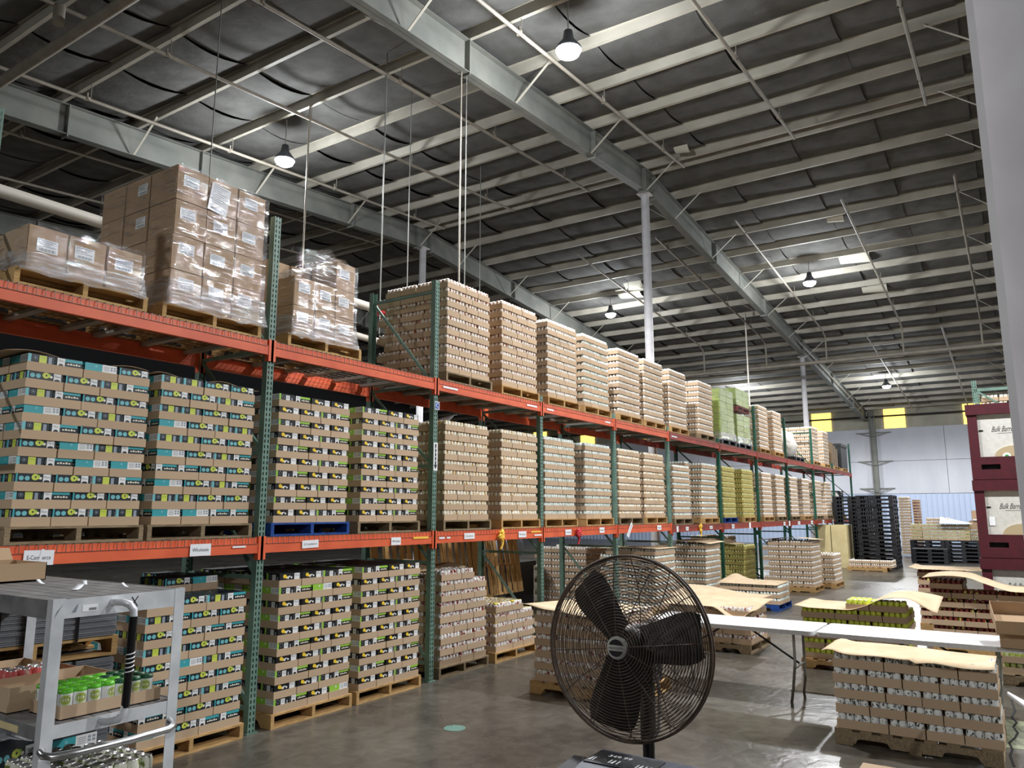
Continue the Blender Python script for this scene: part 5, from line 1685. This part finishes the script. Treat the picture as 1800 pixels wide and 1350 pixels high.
# ------------------------------------------------------------------ grey sheet stacks behind the cart
def sheets(x, y, z, w_, d_, h, rz, label):
    t = tag(empty('sheet_stack', (x, y, z), rz), label, 'sheet stack')
    mb = MB(); zz = 0; r_ = random.Random(3)
    while zz < h:
        th_ = .012
        e = r_.uniform(-.006, .006)
        mb.box(e, e, zz, w_ + e, d_ + e, zz + th_ - .002); zz += th_
    tag(mb.build('sheets', 'slipgrey', t), kind='stuff')
    for q in (.3, .75):
        MB().box(q * w_ - .008, -.012, -.02, q * w_ + .008, -.008, h + .004).build('strap', 'black', t)
        MB().box(q * w_ - .008, -.012, h, q * w_ + .008, d_ + .01, h + .004).build('strap', 'black', t)
    return t
pallet((2.0, 5.3), 0, 0, 'wooden pallet under the lower grey sheets behind the cart', 'wood', parts=False).rotation_euler = (0, 0, -.12)
sheets(2.0, 5.3, PH, 1.0, 1.1, .86, -.12, 'lower strapped stack of grey sheets behind the cart')
o = pallet((2.0, 5.3), 0, PH + .875, 'wooden pallet between the two grey sheet stacks', 'wood'); o.rotation_euler = (0, 0, -.12)
sheets(2.0, 5.3, PH * 2 + .88, 1.0, 1.1, .22, -.12, 'upper strapped stack of grey sheets behind the cart')

# ------------------------------------------------------------------ wood and oddments behind the rack
def leaning(x, y, z, label, lean=.16, mk='wood_grey'):
    p = pallet((0, 0), 0, 0, label, mk)
    xx = Vector((0, math.sin(lean), math.cos(lean))); yy = Vector((-1, 0, 0)); zz = xx.cross(yy)
    m4 = Matrix((xx, yy, zz)).transposed().to_4x4(); m4.translation = Vector((x, y, z))
    p.matrix_world = m4
for i, (x, y) in enumerate(((9.35, 7.75), (10.62, 7.7), (11.9, 7.72))):
    leaning(x, y, .52, 'wooden pallet on edge behind the rack, %s past the arrow post' % od(i + 1), mk='wood')
for k in range(4):
    pallet((8.6 + .02 * k, 7.3), 0, k * .128, 'flat grey pallet behind the rack, %s up in the pile beside the arrow post' % od(k + 1), 'wood_grey')
    pallet((10.2 - .02 * k, 7.3), 0, k * .128, 'flat grey pallet behind the rack, %s up in the pile by the dark cans' % od(k + 1), 'wood_grey')
def lump(label, c, r, sc_, m='bag', cat='bag', name='bulk_bag', seed=1):
    rr = random.Random(seed); mb = MB(); n, k = 16, 10; vs = []; fs = []
    for j in range(k + 1):
        ph = PI * j / k
        for i in range(n):
            a = 2 * PI * i / n
            q = r * (1 + rr.uniform(-.07, .07))
            sx = abs(math.cos(a)) ** .5 * (1 if math.cos(a) >= 0 else -1); sy = abs(math.sin(a)) ** .5 * (1 if math.sin(a) >= 0 else -1)
            vs.append((sx * q * sc_[0] * math.sin(ph) ** .5, sy * q * sc_[1] * math.sin(ph) ** .5, -math.cos(ph) * q * sc_[2]))
    for j in range(k):
        for i in range(n):
            fs.append((j * n + i, j * n + (i + 1) % n, (j + 1) * n + (i + 1) % n, (j + 1) * n + i))
    return tag(mb.add(vs, fs, 0, True).build(name, m, None, c), label, cat)
MT['bluebag'] = mat('pale_blue_bag', (140, 152, 176), .6, bump=(8, .5, .05))
lump('pale blue bag on a dark crate behind the can stacks', (13.2, 8.95, 1.31), .36, (1.1, 1, 1), 'bluebag', seed=4)
tag(MB().box(12.7, 8.5, 0, 13.7, 9.4, .9).box(12.66, 8.46, .86, 13.74, 9.44, .95).build('covered_crate', 'rubber'), 'dark covered crate under the pale blue bag behind the rack', 'crate')
lump('white wrapped bag on black pallet of the upper shelf', (26.1, FY + .6, ZU + .42), .55, (.9, .9, .85), 'bag', seed=6)
black_pallet((25.6, FY), 0, ZT + .004, 'black plastic pallet under the white wrapped bag')
lump('pale wrapped bag at the end of the lower shelf', (33.0, FY + .6, zl(33) + .45), .6, (.9, .9, .8), 'bag', seed=7)
pallet((32.5, FY), 0, zl(33) - PH, 'wooden pallet under the pale wrapped bag', parts=False)
dr = MB().lathe([(0, 0), (.38, 0), (.39, .1), (.37, .5), (.39, .95), (.36, 1.0), (0, 1.0)], 20)
MT['filmblack'] = mat('black_film', (30, 32, 36), .25, bump=(14, .6, .03))
tag(dr.build('drum', 'filmblack', None, (34.4, FY + .6, zl(34))), 'black film wrapped drum at the end of the lower shelf', 'drum')
tag(dr.build('drum', 'rubber', None, (31.8, FY + 1.3, ZU + .45)), 'black drum raised behind the last upper can stack', 'drum')
pallet((31.3, FY + .8), 0, ZU + .3, 'wooden pallet under the raised black drum', parts=False)
for k in range(3):
    tag(MB().box(32.0 + .4 * k, FY + .1, ZU, 32.32 + .4 * k, FY + .9, ZU + .95 - .1 * k).build('board_bundle', 'oak'), 'brown upright board bundle on the upper shelf, %s from the last can stack' % od(k + 1), 'boards', 'board bundles on the upper shelf')
tag(MB().box(33.6, FY + .05, ZU, 34.9, FY + 1.0, ZU + 1.0).box(33.58, FY + .03, ZU + .9, 34.92, FY + 1.02, ZU + 1.02).build('covered_crate', 'rubber'), 'black covered crate at the end of the upper shelf', 'crate')
pallet((31.9, FY), 0, ZT + .006, 'wooden pallet under the board bundles', parts=False)
pallet((33.6, FY), 0, ZT + .006, 'wooden pallet under the black covered crate', parts=False)
for k, (y, lb) in enumerate(((5.2, 'pale plywood crate nearer the aisle at the rack end'), (5.75, 'pale plywood crate closer to the rack at its end'))):
    c = MB().box(29.4, y, .12, 30.5, y + .52, 1.48).box(29.4, y, 0, 29.55, y + .52, .12).box(30.3, y, 0, 30.5, y + .52, .12)
    tag(c.build('plywood_crate', 'ply'), lb, 'crate')
for k in range(18):
    black_pallet((30.75 + .02 * (k % 3), 4.86 + .015 * (k % 2)), PI, k * .14, 'black plastic pallet, %s from the floor in the tall stack by crates' % od(k + 1), 'black pallets in the tall stack')
for k in range(18):
    black_pallet((32.4, 5.95), PI, k * .14, 'black plastic pallet, %s from the floor in the stack behind the crates' % od(k + 1), 'black pallets in the rear stack')
for k in range(4):
    black_pallet((34.55, 3.62), PI, k * .14, 'black plastic pallet, %s from the floor in the low stack' % od(k + 1), 'black pallets in the low stack')
for k in range(6):
    black_pallet((35.7, 3.78), PI, k * .14, 'black plastic pallet, %s from floor under the green far load' % od(k + 1), 'black pallets under the green load')
    black_pallet((35.7, 2.56), PI, k * .14, 'black plastic pallet, %s from floor in row beside green load stack' % od(k + 1), 'black pallets beside the green load')
zt_ = PH + 9 * PITCH
for (x, y, w_, h, lb) in ((35.6, 1.35, .55, .35, 'open brown box on the brown load beside the bins'), (35.7, .85, .5, .3, 'lower brown box on the brown load beside the bins'), (35.9, 1.25, .45, .75, 'taller brown box on the brown load beside the bins')):
    shipping_box(x, y, zt_, w_, .4, h, lb, False, group='boxes on the far brown load')
tag(MB().box(.0, 0, 0, .5, .6, .05).build('white_tray', 'paper', None, (35.5, 1.0, zt_ + .36)), 'white tray between the far brown boxes', 'tray')
lump('small red round object on the far brown load', (35.55, 1.05, zt_ + .12), .11, (1, 1, 1), 'red_tape', 'ball', 'ball', 9)
